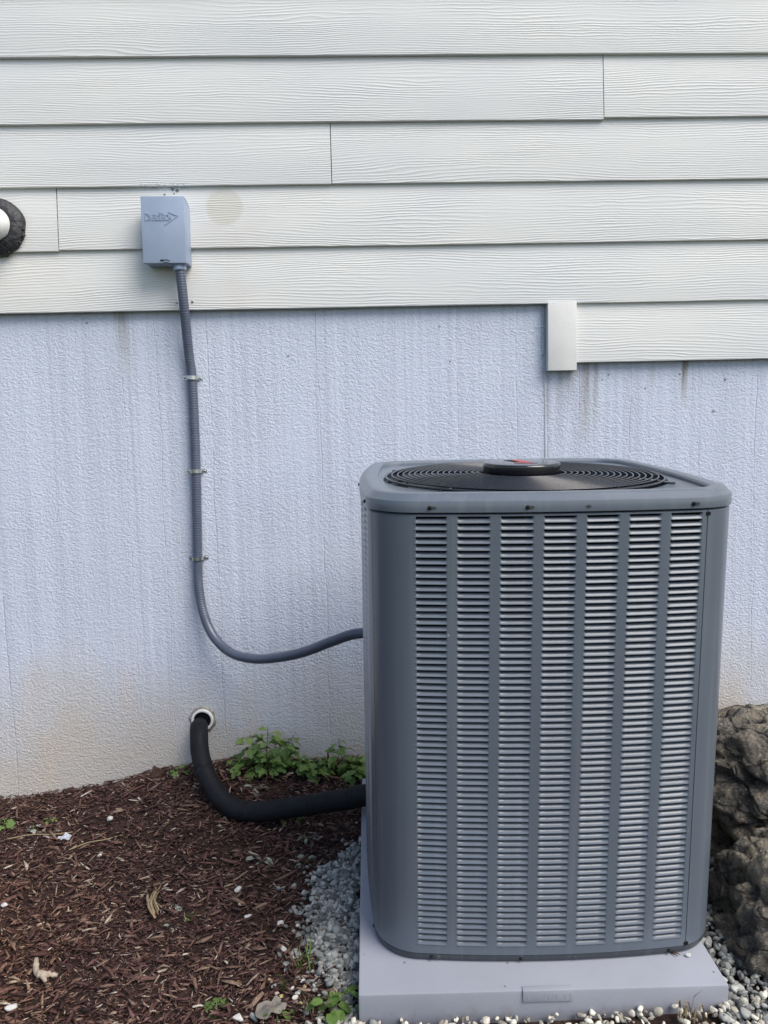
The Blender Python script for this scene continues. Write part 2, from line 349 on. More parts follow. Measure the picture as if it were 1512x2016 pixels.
# ------------------------------------------------------------------ ground
def gz(x,y):
    b=-.015+.12*math.exp(-((x+.45)/.5)**2)*math.exp(-(min(0,y)/.30)**2)+.045*ss(-.30,.0,x)
    b+=.012*noise.noise((x*4,y*4,3.1))+.02*noise.noise((x*1.3,y*1.3,8.))*ss(.0,.4,-y)
    return b
def axis(lo,hi,step,far):
    a=list(np.arange(lo,hi+1e-6,step)); s=step
    L=[]; v=lo
    while v>-far: s*=1.6; v-=s; L.append(v)
    s=step; v=hi; H=[]
    while v<far: s*=1.6; v+=s; H.append(v)
    return L[::-1]+a+H
xs=axis(-2.2,2.4,.05,120); ys=[v for v in axis(-2.4,.05,.05,120) if v<=.06]
gv=[(x,y,gz(x,y) if -2.6<y and abs(x)<3 else -.02) for y in ys for x in xs]; nx=len(xs)
gf=[(j*nx+i,j*nx+i+1,(j+1)*nx+i+1,(j+1)*nx+i) for j in range(len(ys)-1) for i in range(nx-1)]
tag(link('ground',mesh('ground',gv,gf,True),M['ground']),'dark soil bed under the bark mulch in front of the house',kind='structure')

# ------------------------------------------------------------------ house wall
E=.203; Z0=.4457+1.25
house=empty('house_wall',(0,0,0)); tag(house,'house wall of pale lap siding boards above a rough bluish grey concrete foundation','house wall')
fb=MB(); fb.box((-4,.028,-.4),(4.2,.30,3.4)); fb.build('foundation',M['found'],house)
def board(x0,x1,zb,dz=0.,seed=0):
    th=.0125; n=max(2,int((x1-x0)/.12)); V=[]; Fc=[]
    for i in range(n+1):
        x=x0+(x1-x0)*i/n; w=.0009*noise.noise((x*2.1,seed*7.3,0)); wz=.0011*noise.noise((x*1.4,seed*3.1,5))
        zz=zb+dz+wz; t2=zz+E+.03; sl=.0130*(E+.03)/E
        V+=[(x,w+.0006,zz+.0012),(x,w+.0022,zz),(x,w+th,zz),(x,w+th+sl,t2),(x,w+sl,t2),(x,w+.0001,zz+.0035)]
    for i in range(n):
        a=i*6; b=a+6
        for k in range(6): k2=(k+1)%6; Fc.append((a+k,a+k2,b+k2,b+k))
    Fc.append(tuple(range(5,-1,-1))); Fc.append(tuple(n*6+k for k in range(6)))
    m=MB().add(V,Fc).build('siding_board',M['siding'],house); return smooth_by_angle(m,40)
J={3:at(1189.5,170,0).x,2:at(651.5,300,0).x,1:at(112,430,0).x}
XL,XR=-3.9,4.1; g=.0014
board(XL,XR,Z0,seed=1)
board(XL,J[1]-g*1.6,Z0+E,-.0035,2); board(J[1]+g,XR,Z0+E,0,3)
board(XL,J[2]-g,Z0+2*E,-.001,4); board(J[2]+g,XR,Z0+2*E,0,5)
board(XL,J[3]-g,Z0+3*E,-.0035,6); board(J[3]+g,XR,Z0+3*E,0.0025,7)
board(XL,XR,Z0+4*E+.004,0,8); board(XL,.6,Z0+5*E,0,9); board(.603,XR,Z0+5*E,0,10); board(XL,XR,Z0+6*E,0,11)
tl=at(1079,650,-.006).x; tr=at(1135.5,650,-.006).x; tb=at(1105,729,-.006).z
board(tr+.001,XR,Z0-E,0.0005,12)
tb_=MB().box((tl,-.0065,tb),(tr,.0272,Z0+.0025),.0012).build('trim_board',M['trim'],house); smooth_by_angle(tb_)
# caulk bead and plaster joint running down from the trim board
cb=MB(); P=[]; rd=[]
for i in range(60):
    z=Z0-.005-i*.0028; P.append((tl-.010+.0022*noise.noise((i*.3,1,2)),.0275,z)); rd.append(.0042+.0028*noise.noise((i*.5,4,2)))
cb.tube(P,rd,8); jo=cb.build('caulk_bead',M['found'],house,True)
jb=MB(); P=[]; rd=[]
for i in range(90):
    z=tb+.03-i*.013; P.append((tl-.002+.0016*noise.noise((i*.2,7,2)),.0322,z)); rd.append((.0066+.0015*noise.noise((i*.5,9,2)))*min(1,(i+1)/6))
jb.tube(P,rd,8); jb.build('wall_joint',M['found'],house,True)
# old screws left in the siding either side of the conduit
for u,v in [(349,595),(379,594)]:
    p=at(u,v,.0); MB().lathe([(.0046,0),(.0046,.0015),(.0034,.0028),(.0012,.0016)],12,Matrix.Translation((p.x,.0012,p.z))@Matrix.Rotation(R(90),4,'X'),True).build('screw',M['bright'],house,True)

# ------------------------------------------------------------------ disconnect box
bt=at(275,387,-.075); bB=at(284,519,-.075); bR=at(361,385,-.075)
bw=(bR-bt).length; bh=(bt-bB).length; bcx=(at(275,387,-.075).x+at(368,514,-.075).x)/2
box=empty('disconnect_box',mw=Matrix.Translation((bcx,0.002,(bt.z+bB.z)/2+.001))@Matrix.Rotation(R(.55),4,'Y'))
tag(box,'grey electrical disconnect box with raised lettering, screwed to the pale siding','electrical box')
hw,hh=bw/2,bh/2
b=MB(); b.box((-hw+.004,-.058,-hh+.003),(hw+.001,.004,hh-.016),.002)
b.add([(-hw+.004,-.058,hh-.017),(hw+.001,-.058,hh-.017),(hw+.001,.002,hh-.017),(-hw+.004,.002,hh-.017),(-hw+.004,-.058,hh-.002),(hw+.001,-.058,hh-.002),(hw+.001,-.020,hh-.006),(-hw+.004,-.020,hh-.006)],[(0,3,2,1),(4,5,6,7),(0,1,5,4),(1,2,6,5),(2,3,7,6),(3,0,4,7)])
smooth_by_angle(b.build('housing',M['box'],box))
cv=MB(); cv.box((-hw,-.077,-hh),(hw,-.0585,hh),.0022)
cov=smooth_by_angle(cv.build('cover',M['box'],box))
def letters(items, mat, parent, depth, name, shear=0.):
    bm=bmesh.new()
    for txt,size,x,z in items:
        cu=bpy.data.curves.new('t','FONT'); cu.body=txt; cu.size=size; cu.extrude=depth; cu.offset=.0007; cu.space_character=1.0; cu.resolution_u=2
        o=bpy.data.objects.new('t',cu); COL.objects.link(o); dg=bpy.context.evaluated_depsgraph_get(); me=bpy.data.meshes.new_from_object(o.evaluated_get(dg))
        me.transform(Matrix.Translation((x,0,z))@Matrix.Rotation(R(90),4,'X')@Matrix.Diagonal((.62,1,1,1))); bm.from_mesh(me); bpy.data.objects.remove(o); bpy.data.meshes.remove(me)
    me=bpy.data.meshes.new(name); bm.to_mesh(me); bm.free(); me.transform(Matrix.Translation((0,0,0))); return link(name,me,mat,parent)
k=2.6/F
lt=letters([('D',.034,0,0),('IVERSI',.026,.0128,0),('T',.034,.0498,0),('ECH',.026,.0612,0)],M['box'],cov,.0012,'lettering')
lx=at(286,430,-.077); lt.location=(-hw+.0115,-.0778,hh-.0765)
wd=max(v.co.x for v in lt.data.vertices); sx=.098/wd
lt.data.transform(Matrix.Diagonal((sx*.87,.8,1.05,1)))
ch=MB()
def bar(p,q,w=.0016,y0=-.0786,y1=-.0765):
    p=Vector((p[0],0,p[1])); q=Vector((q[0],0,q[1])); d=(q-p).normalized(); s=Vector((-d.z,0,d.x))*w
    v=[p-s,q-s,q+s,p+s]; ch.add([(a.x,y0,a.z) for a in v]+[(a.x,y1,a.z) for a in v],[(0,1,2,3),(4,7,6,5),(0,4,5,1),(1,5,6,2),(2,6,7,3),(3,7,4,0)])
tip=(hw-.0225,hh-.063)
bar((tip[0]-.029,tip[1]+.0125),tip); bar(tip,(tip[0]-.042,tip[1]-.0275))
ch.build('arrow_mark',M['box'],cov)
hp=MB(); hp.box((-.014,-.0785,-hh+.006),(.0165,-.0762,-hh+.0105)); hp.build('hasp_slot',M['core'],cov)
hs=MB(); hs.box((.012,-.0815,-hh+.008),(.017,-.0772,-hh+.0125),.001); hs.box((-.004,-.0805,-hh+.0035),(.014,-.0772,-hh+.0065),.0008); hs.build('hasp',M['box'],cov)

# ------------------------------------------------------------------ conduit
path=[(353,522,-.045),(356,545,-.044),(362,600,-.035),(368,660,-.012),(373,705,.004),(378,743,.011),(383,840,.011),(386,928,.011),(388,1015,.011),(389.5,1100,.011),(391,1150,.005),(400,1205,-.012),(420,1252,-.04),(455,1285,-.085),(500,1297,-.14),(550,1294,-.20),(600,1283,-.26),(650,1264,-.32),(690,1250,-.37),(718,1246,-.40),(745,1246,-.42)]
cpts=catmull([at(*p) for p in path],.0021)
cond=empty('electrical_conduit',cpts[0]); tag(cond,'ribbed grey flexible conduit curving down the wall from the box to the unit','conduit')
rad=[.0162+.00055*math.sin(2*math.pi*i/4.0) if i<len(cpts)*.60 else .0162+.00022*math.sin(2*math.pi*i/4.0) for i in range(len(cpts))]
hose=MB().tube(cpts,rad,14).build('hose',M['conduit'],None,True); hose.parent=cond; hose.matrix_parent_inverse=Matrix.Translation(-cpts[0])
d0=(cpts[8]-cpts[0]).normalized(); mwc=Matrix.Translation(cpts[0]-d0*.012)@d0.to_track_quat('Z','Y').to_matrix().to_4x4()
fit=MB().lathe([(.006,.0),(.0225,.0),(.0225,.012),(.0205,.0135),(.0215,.015),(.0215,.028),(.0185,.031),(.016,.031)],20,mwc).build('connector',M['box'],None); smooth_by_angle(fit); fit.parent=cond; fit.matrix_parent_inverse=Matrix.Translation(-cpts[0])
def strap(u,v,label,tilt,mat):
    p=at(u,v,.0); c=min(cpts,key=lambda q:abs(q.z-p.z)); tr=Matrix.Translation((c.x,.028,c.z))@Matrix.Rotation(R(tilt),4,'Y')
    t=empty('conduit_strap',mw=tr); tag(t,label,'strap','metal straps holding the conduit')
    V=[];Fc=[];prof=[(-.034,-.0),(-.0205,-.0)]
    for i in range(11):
        a=math.pi*(1-i/10); prof.append((.0183*math.cos(a),-.017-.0183*math.sin(a)))
    prof+=[(.0205,-.0),(.034,-.0)]
    n=len(prof); hw2=.0062; th=.0018
    for i,(x,y) in enumerate(prof):
        a=prof[max(0,i-1)]; b2=prof[min(n-1,i+1)]; tx,ty=b2[0]-a[0],b2[1]-a[1]; l=math.hypot(tx,ty); nxv,nyv=ty/l,-tx/l
        w=hw2 if 1<i<n-2 else hw2*1.15
        for zz in (-w,w): V+=[(x,y,zz),(x+nxv*th,y+nyv*th,zz)]
        # a raised rib along the middle
    for i in range(n-1):
        a=i*4; b2=a+4
        Fc+=[(a+1,b2+1,b2+3,a+3),(a,a+2,b2+2,b2),(a,b2,b2+1,a+1),(a+2,a+3,b2+3,b2+2)]
    Fc+=[(0,1,3,2),((n-1)*4,(n-1)*4+2,(n-1)*4+3,(n-1)*4+1)]
    smooth_by_angle(MB().add(V,Fc).build('band',mat,t),50)
    for s in (-1,1): MB().lathe([(.0042,0),(.0042,.002),(.0030,.0036),(.0008,.004)],12,Matrix.Translation((s*.0275,-.0015,0))@Matrix.Rotation(R(90),4,'X'),True).build('screw',M['bright'],t,True)
strap(377,743,'topmost of the three straps on the conduit, bright and slightly tilted',3,M['zinc'])
strap(384,928,'middle one of the three metal straps on the conduit',-.5,M['zinc'])
strap(390,1100,'lowest of the three straps, just above the bend in the conduit',-.5,M['zinc'])

# ------------------------------------------------------------------ refrigerant pipe and its sleeve
pc=at(399.5,1416,.028)
sl=empty('wall_sleeve',pc); tag(sl,'white plastic pipe sleeve set in a mortar ring low in the foundation','pipe sleeve')
mr=Matrix.Rotation(R(90),4,'X')
def ring(prof,name,mat,par,wob=0.):
    m=MB().lathe(prof,36,mr)
    if wob:
        for q in m.v:
            f=1+wob*noise.noise((q.x*60,q.z*60,1.)); q.x*=f; q.z*=f; q.y+=wob*.02*noise.noise((q.x*90,q.z*90,4.))
    return m.build(name,mat,par,True)
ring([(.030,-.01),(.030,.004),(.041,.006),(.047,.003),(.049,-.004)],'mortar_collar',M['mortar'],sl,.10)
smooth_by_angle(ring([(.0305,-.012),(.0305,.012),(.032,.0135),(.0375,.0135),(.039,.012),(.039,-.002)],'sleeve_rim',M['pvc'],sl))
MB().lathe([(.0306,.0025),(.0001,.0025)],24,mr).build('sleeve_shade_disc',M['core'],sl)  # flat black disc painted in for the shade inside the sleeve
lp=[(395,1425,.022),(392,1432,-.03),(392,1446,-.075),(394,1482,-.125),(406,1525,-.19),(427,1562,-.24),(455,1589,-.28),(490,1598,-.305),(520,1597,-.325),(560,1592,-.35),(620,1583,-.39),(680,1573,-.44),(715,1566,-.47),(760,1560,-.50)]
lpts=catmull([at(*p) for p in lp],.004)
ls=empty('refrigerant_pipe',lpts[0]); tag(ls,'thick black foam insulated pipe bending out of the wall low to the unit','pipe')
seams=[(398,1518),(483,1592),(611,1584),(693,1570)]
def px(p):
    q=(np.array(p)-CP)@CM; return (756+F*q[0]/q[2],1008+F*q[1]/q[2])
PX=[px(p) for p in lpts]; si=[min(range(len(PX)),key=lambda i:(PX[i][0]-u)**2+(PX[i][1]-v)**2) for u,v in seams]
rad=[]
for i in range(len(lpts)):
    r=.0308+.0013*noise.noise((i*.07,2,1))-.0075*(1-ss(0,14,i))
    for s in si: r-= .0022*math.exp(-((i-s)/.8)**2); r+=.0012*(1 if 0<i-s<5 else 0)
    rad.append(r)
ins=MB().tube(lpts,rad,24).build('insulation',M['foam'],None,True); ins.parent=ls; ins.matrix_parent_inverse=Matrix.Translation(-lpts[0])
for s in si[1:]:
    d=(lpts[s+1]-lpts[s-1]).normalized(); mw=Matrix.Translation(lpts[s])@d.to_track_quat('Z','Y').to_matrix().to_4x4()
    o=MB().lathe([(.0308,-.003),(.0324,-.0024),(.0328,.001),(.0308,.0035)],28,mw).build('foam_joint',M['foam'],None,True); o.parent=ls; o.matrix_parent_inverse=Matrix.Translation(-lpts[0])

# ------------------------------------------------------------------ vent pipe at the left edge
vc=at(-6,446,.0)
vp=empty('vent_pipe',(vc.x,0,vc.z)); tag(vp,'white plastic vent pipe leaving the siding through a ragged black seal','vent pipe')
sm=MB().lathe([(.050,-.004),(.050,.022),(.055,.030),(.070,.026),(.083,.018),(.0905,.006),(.0915,-.008)],48,mr)
for q in sm.v:
    a=math.atan2(q.z,q.x); r=math.hypot(q.x,q.z); f=1+.045*noise.noise((math.cos(a)*2.2,math.sin(a)*2.2,r*25))
    if r>.075 and q.z<-.02: q.z-=.016*max(0,noise.noise((q.x*40,3,1))+.35); 
    q.x*=f; q.z*=f; q.y+=.006*noise.noise((q.x*55,q.z*55,2))
sm.build('rubber_seal',M['tar'],vp,True)
rg=MB()
for i in range(16):
    a=R(-100+i*6+random.uniform(-3,3)); r=.086; p=Vector((r*math.cos(a),-.006,r*math.sin(a))); q=p+Vector((math.cos(a)*random.uniform(.006,.017),random.uniform(-.004,.002),math.sin(a)*random.uniform(.006,.020)))
    rg.tube([p,(p+q)/2+Vector((0,-.003,0)),q],[.0055,.0045,.0015],6)
rg.build('seal_shreds',M['tar'],vp,True)
ep=catmull([(0,.02,0),(0,-.03,0),(-.004,-.062,-.001),(-.022,-.092,-.002),(-.055,-.105,-.003),(-.12,-.107,-.004)],.006)
er=[.058 if i<7 else .055 for i in range(len(ep))]
MB().tube(ep,er,32).build('pipe_elbow',M['pvc'],vp,True)

# ------------------------------------------------------------------ air conditioner
AA=np.array([[0.99976,0.01999,0.00918],[-0.01954,0.99871,-0.04682],[-0.0101,0.04663,0.99886]]); AC0=np.array([0.4003,1.5326-2.6764,-0.6337+1.25])
AO=AC0+AA@np.array([0,0,-.512])
MW=Matrix([[*AA[i],AO[i]] for i in range(3)]+[[0,0,0,1]])
MWP=MW.copy(); MW=MW@Matrix.Rotation(R(.65),4,'X')
ac=empty('air_conditioner',mw=MW); tag(ac,'grey louvered outdoor air conditioning unit standing on a plastic pad','air conditioner')
XC,H=.0,.399; BW=.0127; EX=.286
def bow(x): return BW*(x/.257)**2
e0=bow(EX); sl0=2*BW*EX/.257**2
def corner(t): # front-left corner in panel coordinates (x from centre, y back): t 0 at front .. 1 at side
    p0=Vector((-EX,e0)); p3=Vector((-H+e0,H-EX)); k=.052
    d=Vector((-1,sl0)).normalized(); p1=p0+d*k; p2=p3-Vector((-d.y,-d.x))*0-Vector((-sl0,1)).normalized()*k
    return p0*(1-t)**3+p1*3*t*(1-t)**2+p2*3*t*t*(1-t)+p3*t**3
def cornerR(t): p=corner(t); return Vector((-p.x,p.y))
PITCH=.0858; LW=.0665; NR=68; LZ0,LZ1=.0400,.9850; LP=(LZ1-LZ0)/NR; ZB,ZT=.0195,.9895
cols=[(i-3)*PITCH for i in range(7)]
def rot_panel(i): # panel coords -> unit coords
    return Matrix.Translation((XC,H,0))@Matrix.Rotation(i*math.pi/2,4,'Z')@Matrix.Translation((0,-H,0))
def panel_mesh(tl,tr):
    pts=[]; op=[]
    for k in range(13): pts.append(corner(tl*(1-k/12)))
    xs=[-EX]
    for c in cols:
        a,b_=c-LW/2,c+LW/2
        lo=xs[-1]
        if a-lo>.03: pts.append(Vector(((a+lo)/2,bow((a+lo)/2))))
        pts.append(Vector((a,bow(a)))); op.append(len(pts)-1); pts.append(Vector((b_,bow(b_)))); xs.append(b_)
    if EX-xs[-1]>.004: pts.append(Vector((EX,e0)))
    for k in range(1,4): pts.append(cornerR(tr*k/3))
    zl=[ZB,LZ0,LZ1,ZT-.003,ZT]
    V=[];Fc=[];n=len(pts)
    nrm=[]
    for i in range(n):
        d=(pts[min(i+1,n-1)]-pts[max(i-1,0)]).normalized(); nrm.append(Vector((-d.y,d.x)))  # points inward (back)
    for j,z in enumerate(zl):
        for i,p in enumerate(pts):
            q=p+(nrm[i]*.003 if j==4 else Vector((0,0))); V.append((q.x,q.y,z))
    for j in range(4):
        for i in range(n-1):
            if j==1 and i in op: continue
            Fc.append((j*n+i,j*n+i+1,(j+1)*n+i+1,(j+1)*n+i))
    # folded returns: top flange and both ends
    b0=len(V)
    for i,p in enumerate(pts): q=p+nrm[i]*.012; V.append((q.x,q.y,ZT))
    for i in range(n-1): Fc.append((4*n+i,4*n+i+1,b0+i+1,b0+i))
    for e in (0,n-1):
        b1=len(V)
        for z in zl: q=pts[e]+nrm[e]*.012; V.append((q.x,q.y,z))
        for j in range(4):
            f=(j*n+e,(j+1)*n+e,b1+j+1,b1+j); Fc.append(f if e==0 else f[::-1])
    return V,Fc
def slat_geo(nu=10):
    us=[-1,-.975,-.93,-.86,-.5,0,.5,.86,.93,.975,1] if nu==10 else [-1,-.9,0,.9,1]
    pr=[(.0,.0018,.0003),(.0,-.0012,.0),(.07,-.0012,.0),(.16,-.0004,0),(.32,.0009,0),(.46,.0028,0),(.58,.0052,0),(.64,.0088,0)]
    V=[];Fc=[];n=len(us)
    for (t,y,dz) in pr:
        for u in us:
            g=ss(0,.14,1-abs(u)); zt=LP*t*(1+(1-g)*(1/.67-1)*(t/.66))
            yy=y*g if y>0 else y*min(1,g+.4)
            V.append((u*LW/2,yy+.0002,zt+dz))
    for j in range(len(pr)-1):
        for i in range(n-1): Fc.append((j*n+i,j*n+i+1,(j+1)*n+i+1,(j+1)*n+i))
    return V,Fc
SV,SF=slat_geo(); slat_m=mesh('louver',SV,SF,True); slat_m.materials.append(M['ac'])
SV2,SF2=slat_geo(4)
def slat_mx(c,r):
    a=Vector((c-LW/2,bow(c-LW/2))); b_=Vector((c+LW/2,bow(c+LW/2))); m=(a+b_)/2
    return Matrix.Translation((m.x,m.y,LZ0+r*LP))@Matrix.Rotation(math.atan2(b_.y-a.y,b_.x-a.x),4,'Z')
for pi in range(4):
    PV,PF=panel_mesh(*((.76,.10),(.888,.17),(.82,.17),(.82,.228))[pi]); pm=mesh('louver_panel',PV,PF,True); po=link('louver_panel',pm,M['ac'],ac); po.matrix_local=rot_panel(pi)
    smooth_by_angle(po,28)
    if pi==0: tag(po,'front panel with seven columns of louvers')
    rest=MB(); cnt=0
    for r in range(NR-1,-1,-1):
        for c in cols:
            mx=slat_mx(c,r)
            if pi==0 and cnt<300:
                o=link('louver',slat_m,None,po); o.matrix_local=mx@Matrix.Rotation(random.gauss(0,.022),4,'X')@Matrix.Rotation(random.gauss(0,.003),4,'Y'); cnt+=1
            else:
                v_,f_=(SV,SF) if pi==0 else (SV2,SF2); rest.add([mx@Vector(q) for q in v_],f_)
    ro=rest.build('louver_rows',M['ac'],po,True); ro['kind']='stuff'
def plan(n=192, off=0.):
    """closed outline of the cabinet, unit coords, offset inwards by off"""
    seg=[]
    for k in range(24): seg.append(corner(1-k/24))
    for k in range(25): x=-EX+2*EX*k/24; seg.append(Vector((x,bow(x))))
    P=[]
    for i in range(4):
        m=rot_panel(i)
        for p in seg: P.append(m@Vector((p.x,p.y,0)))
    return P
PL=plan(); CEN=Vector((XC,H,0)); NP=len(PL)
def pnorm(i):
    d=(PL[(i+1)%NP]-PL[i-1]).normalized(); return Vector((-d.y,d.x,0))
PN=[pnorm(i) for i in range(NP)]
if (CEN-PL[0]).dot(PN[0])<0: PN=[-q for q in PN]
def loft(prof,extra=()):
    V=[];Fc=[]
    for off,z in prof:
        for i in range(NP): q=PL[i]+PN[i]*off; V.append((q.x,q.y,z))
    rows=len(prof)
    for r_,z in extra:
        for i in range(NP): d=(PL[i]-CEN).normalized(); q=CEN+d*r_; V.append((q.x,q.y,z))
        rows+=1
    for j in range(rows-1):
        for i in range(NP): Fc.append((j*NP+i,j*NP+(i+1)%NP,(j+1)*NP+(i+1)%NP,(j+1)*NP+i))
    return MB().add(V,Fc)
# base pan
bp=loft([(.05,.004),(.020,.004),(.010,.0015),(.0045,.002),(.002,.0055),(.002,.016),(.004,.0185),(.03,.0185)]).build('base_pan',M['ac_dark'],ac); smooth_by_angle(bp,40)
# dark coil behind the louvers
co=loft([(.022,.02),(.022,.985),(.12,.985)]).build('coil',M['core'],ac)
# top cap with the round fan opening
C0=.9925
cap=loft([(.010,C0),(-.0022,C0),(-.0034,C0+.0012),(-.0036,C0+.006),(-.0031,C0+.0215),(-.0020,C0+.0240),(.0008,C0+.0258),(.0105,C0+.0350),(.0135,C0+.0370),(.0175,C0+.0380),(.023,C0+.0382),(.036,C0+.0376),(.0405,C0+.0366),(.0440,C0+.033),(.0452,C0+.027)],[(.348,C0+.0260),(.343,C0+.024),(.341,C0+.000),(.341,C0-.05)]).build('top_cap',M['ac'],ac); smooth_by_angle(cap,32)
MB().lathe([(.341,C0-.05),(.341,C0-.16)],64,Matrix.Translation(CEN)).build('fan_shroud',M['core'],ac)
FZ=C0+.034
gd=empty('fan_guard'); gd.parent=ac; gd.location=(XC,H,FZ)
def torus(r,w,z,n=72,m=6):
    V=[];Fc=[]
    for i in range(n):
        a=2*math.pi*i/n
        for k_ in range(m):
            b_=2*math.pi*k_/m; q=r+w*math.cos(b_); V.append((q*math.cos(a),q*math.sin(a),z+w*math.sin(b_)))
    for i in range(n):
        for k_ in range(m): Fc.append((i*m+k_,((i+1)%n)*m+k_,((i+1)%n)*m+(k_+1)%m,i*m+(k_+1)%m))
    return MB().add(V,Fc)
def gzr(r): return .004*(1-(r/.335)**2)+(-.004 if r>.325 else 0)
NRG=17
for i in range(NRG):
    r=.108+(.336-.108)*i/(NRG-1); torus(r,.0021 if i<NRG-1 else .0032,gzr(r)).build('ring',M['black'],gd,True)
for k_ in range(10):
    a=2*math.pi*(k_+.35)/10; P=[(r*math.cos(a),r*math.sin(a),gzr(r)-.0042) for r in (.08,.16,.25,.342)]
    MB().tube(P,.0024,6).build('spoke',M['black'],gd,True)
for k_ in range(4):
    a=math.pi/4+k_*math.pi/2+.25; c_,s_=math.cos(a),math.sin(a)
    t_=MB().box((.330,-.009,-.010),(.362,.009,-.004),.0012); MB().add([(q.x*c_-q.y*s_,q.x*s_+q.y*c_,q.z) for q in t_.v],t_.f).build('mounting_tab',M['black'],gd)
hub=MB().lathe([(.06,-.012),(.0930,-.008),(.0942,-.006),(.0945,.0195),(.0940,.0225),(.0922,.0245),(.0895,.0252),(.0885,.0253),(.045,.0255),(.0001,.0256)],64).build('hub_cap',M['hub'],gd); smooth_by_angle(hub,50); hub.location=(0,0,.004)
em=MB()
def emb(pts,z0=.0252,z1=.0261,m=em):
    pts=[(x*.78-.008,y*.9) for x,y in pts]; n=len(pts); m.add([(x,y,z0) for x,y in pts]+[(x,y,z1) for x,y in pts],[tuple(range(n,2*n))]+[(i,(i+1)%n,n+(i+1)%n,n+i) for i in range(n)])
emb([(-.010,.062),(.012,.062),(.036,.000),(.040,-.035),(.012,-.018),(-.002,.012)]); emb([(-.018,-.012),(.012,-.020),(.036,-.040),(-.014,-.032)])
em.build('emblem',M['red'],hub)
e2=MB(); emb([(-.036,.050),(-.026,.050),(.000,.002),(-.012,.002)],m=e2); emb([(-.022,.056),(-.016,.056),(.006,.016),(-.001,.016)],m=e2); emb([(-.020,-.035),(.050,-.042),(.050,-.046),(-.020,-.040)],m=e2); e2.build('emblem_stroke',M['core'],hub)
fan=empty('fan'); fan.parent=ac; fan.location=(XC,H,C0-.075)
MB().lathe([(.055,-.03),(.055,.03),(.05,.035),(.0001,.036)],24).build('fan_hub',M['blade'],fan)
for k_ in range(4):
    V=[];Fc=[]; a0=k_*math.pi/2+.5
    for i in range(7):
        r=.05+(.32-.05)*i/6; half=.32+.10*i/6
        for j in range(6):
            tt=j/5-.5; a=a0+tt*half*1.6+.25*i/6; V.append((r*math.cos(a),r*math.sin(a),.055*(-tt)*(1.1-.3*i/6)))
    for i in range(6):
        for j in range(5): Fc.append((i*6+j,i*6+j+1,(i+1)*6+j+1,(i+1)*6+j))
    MB().add(V,Fc).build('fan_blade',M['blade'],fan,True)
# screws and slots
sc_m=MB().lathe([(.0001,-.002),(.0042,-.002),(.0046,0),(.0046,.001),(.0034,.0014),(.0034,.0032),(.003,.0036),(.0001,.0036)],12); sc_m=mesh('screw',sc_m.v,sc_m.f); sc_m.materials.append(M['screw'])
slm=MB().lathe([(.0001,.0),(.0042,.0),(.0046,-.0004),(.0046,-.002)],12); slm=mesh('slot',[(v.x*1.25,v.y*.7,v.z+.0009) for v in slm.v],slm.f); slm.materials.append(M['ac_dark'])
def on_front(u,v):
    d=AA.T@(CM@np.array([(u-756.)/F,(v-1008.)/F,1.])); o=AA.T@(CP-AO); t=(0-o[1])/d[1]; p=o+d*t
    x=p[0]; y=bow(x-XC); t=(y-o[1])/d[1]; return o+d*t
def put(name,m,x,y,z,parent,out=0.,a=0.):
    o=link(name,m,None,parent); o.matrix_local=Matrix.Translation((x,y-out,z))@Matrix.Rotation(a,4,'Z')@Matrix.Rotation(R(90),4,'X'); return o
for u,v in [(845,1003),(1036,1003),(1360,994)]: p=on_front(u,v); put('screw',sc_m,p[0],p[1],C0+.0105,cap,.0034)
for u,v in [(853,1002),(1044,1002),(1155,1001),(1367,993)]: p=on_front(u,v); put('slot',slm,p[0],p[1],C0+.0105,cap,.0036)
for u,v in [(850,1887),(1026,1890),(1318,1869)]: p=on_front(u,v); put('screw',sc_m,p[0],p[1],.0095,bp,-.002)
for u,v in [(862,1887),(1132,1887)]: p=on_front(u,v); put('slot',slm,p[0],p[1],.0095,bp,-.0015)
for q in (.12,.42,.70):
    y=q; x=XC-H+bow(q-H); put('screw',sc_m,x-.0035,y,C0+.0105,cap,0,R(-90)); put('screw',sc_m,x+.0015,y,.0095,bp,0,R(-90))
# dark tabs at the ends of the right hand seam
pr_=rot_panel(0)@Vector((*cornerR(.106),0))
for z in (.982,.0245): MB().box((pr_.x-.004,pr_.y-.002,z-.004),(pr_.x+.005,pr_.y+.004,z+.003)).build('seam_clip',M['core'],ac)

# ------------------------------------------------------------------ pad
pad=empty('equipment_pad',mw=MWP); tag(pad,'pale grey plastic equipment pad under the air conditioning unit','equipment pad')
bx=-.087
PX0,PX1,PY0,PY1=bx-.330,bx+.443,-.078,.85
pm=MB().box((PX0,PY0,-.081),(PX1,PY1,-.0006),.0055); pd=pm.build('slab',M['pad'],pad); smooth_by_angle(pd,30)
def on_pad(u,v):
    d=AA.T@(CM@np.array([(u-756.)/F,(v-1008.)/F,1.])); o=AA.T@(CP-AO); t=(PY0-o[1])/d[1]; return o+d*t
a_=on_pad(1029,1952); b_=on_pad(1128,1950)
pl=MB().box((a_[0],PY0-.0035,-.0245),(b_[0],PY0+.012,.0016),.0018); plq=smooth_by_angle(pl.build('name_plaque',M['pad'],pad),30)
rm=MB(); rr=random.Random(5); x=a_[0]+.010
for w in (.010,.004,.004,None,.006,.007,.004,.006,None,.009,.005):
    if w is None: x+=.009; continue
    z0=-.0195+rr.uniform(0,.003); z1=-.005-rr.uniform(0,.004)
    rm.box((x,PY0-.0038,z0),(x+w*.45,PY0-.003,z1)); x+=w+.0025
rm.build('worn_relief',M['pad'],plq)

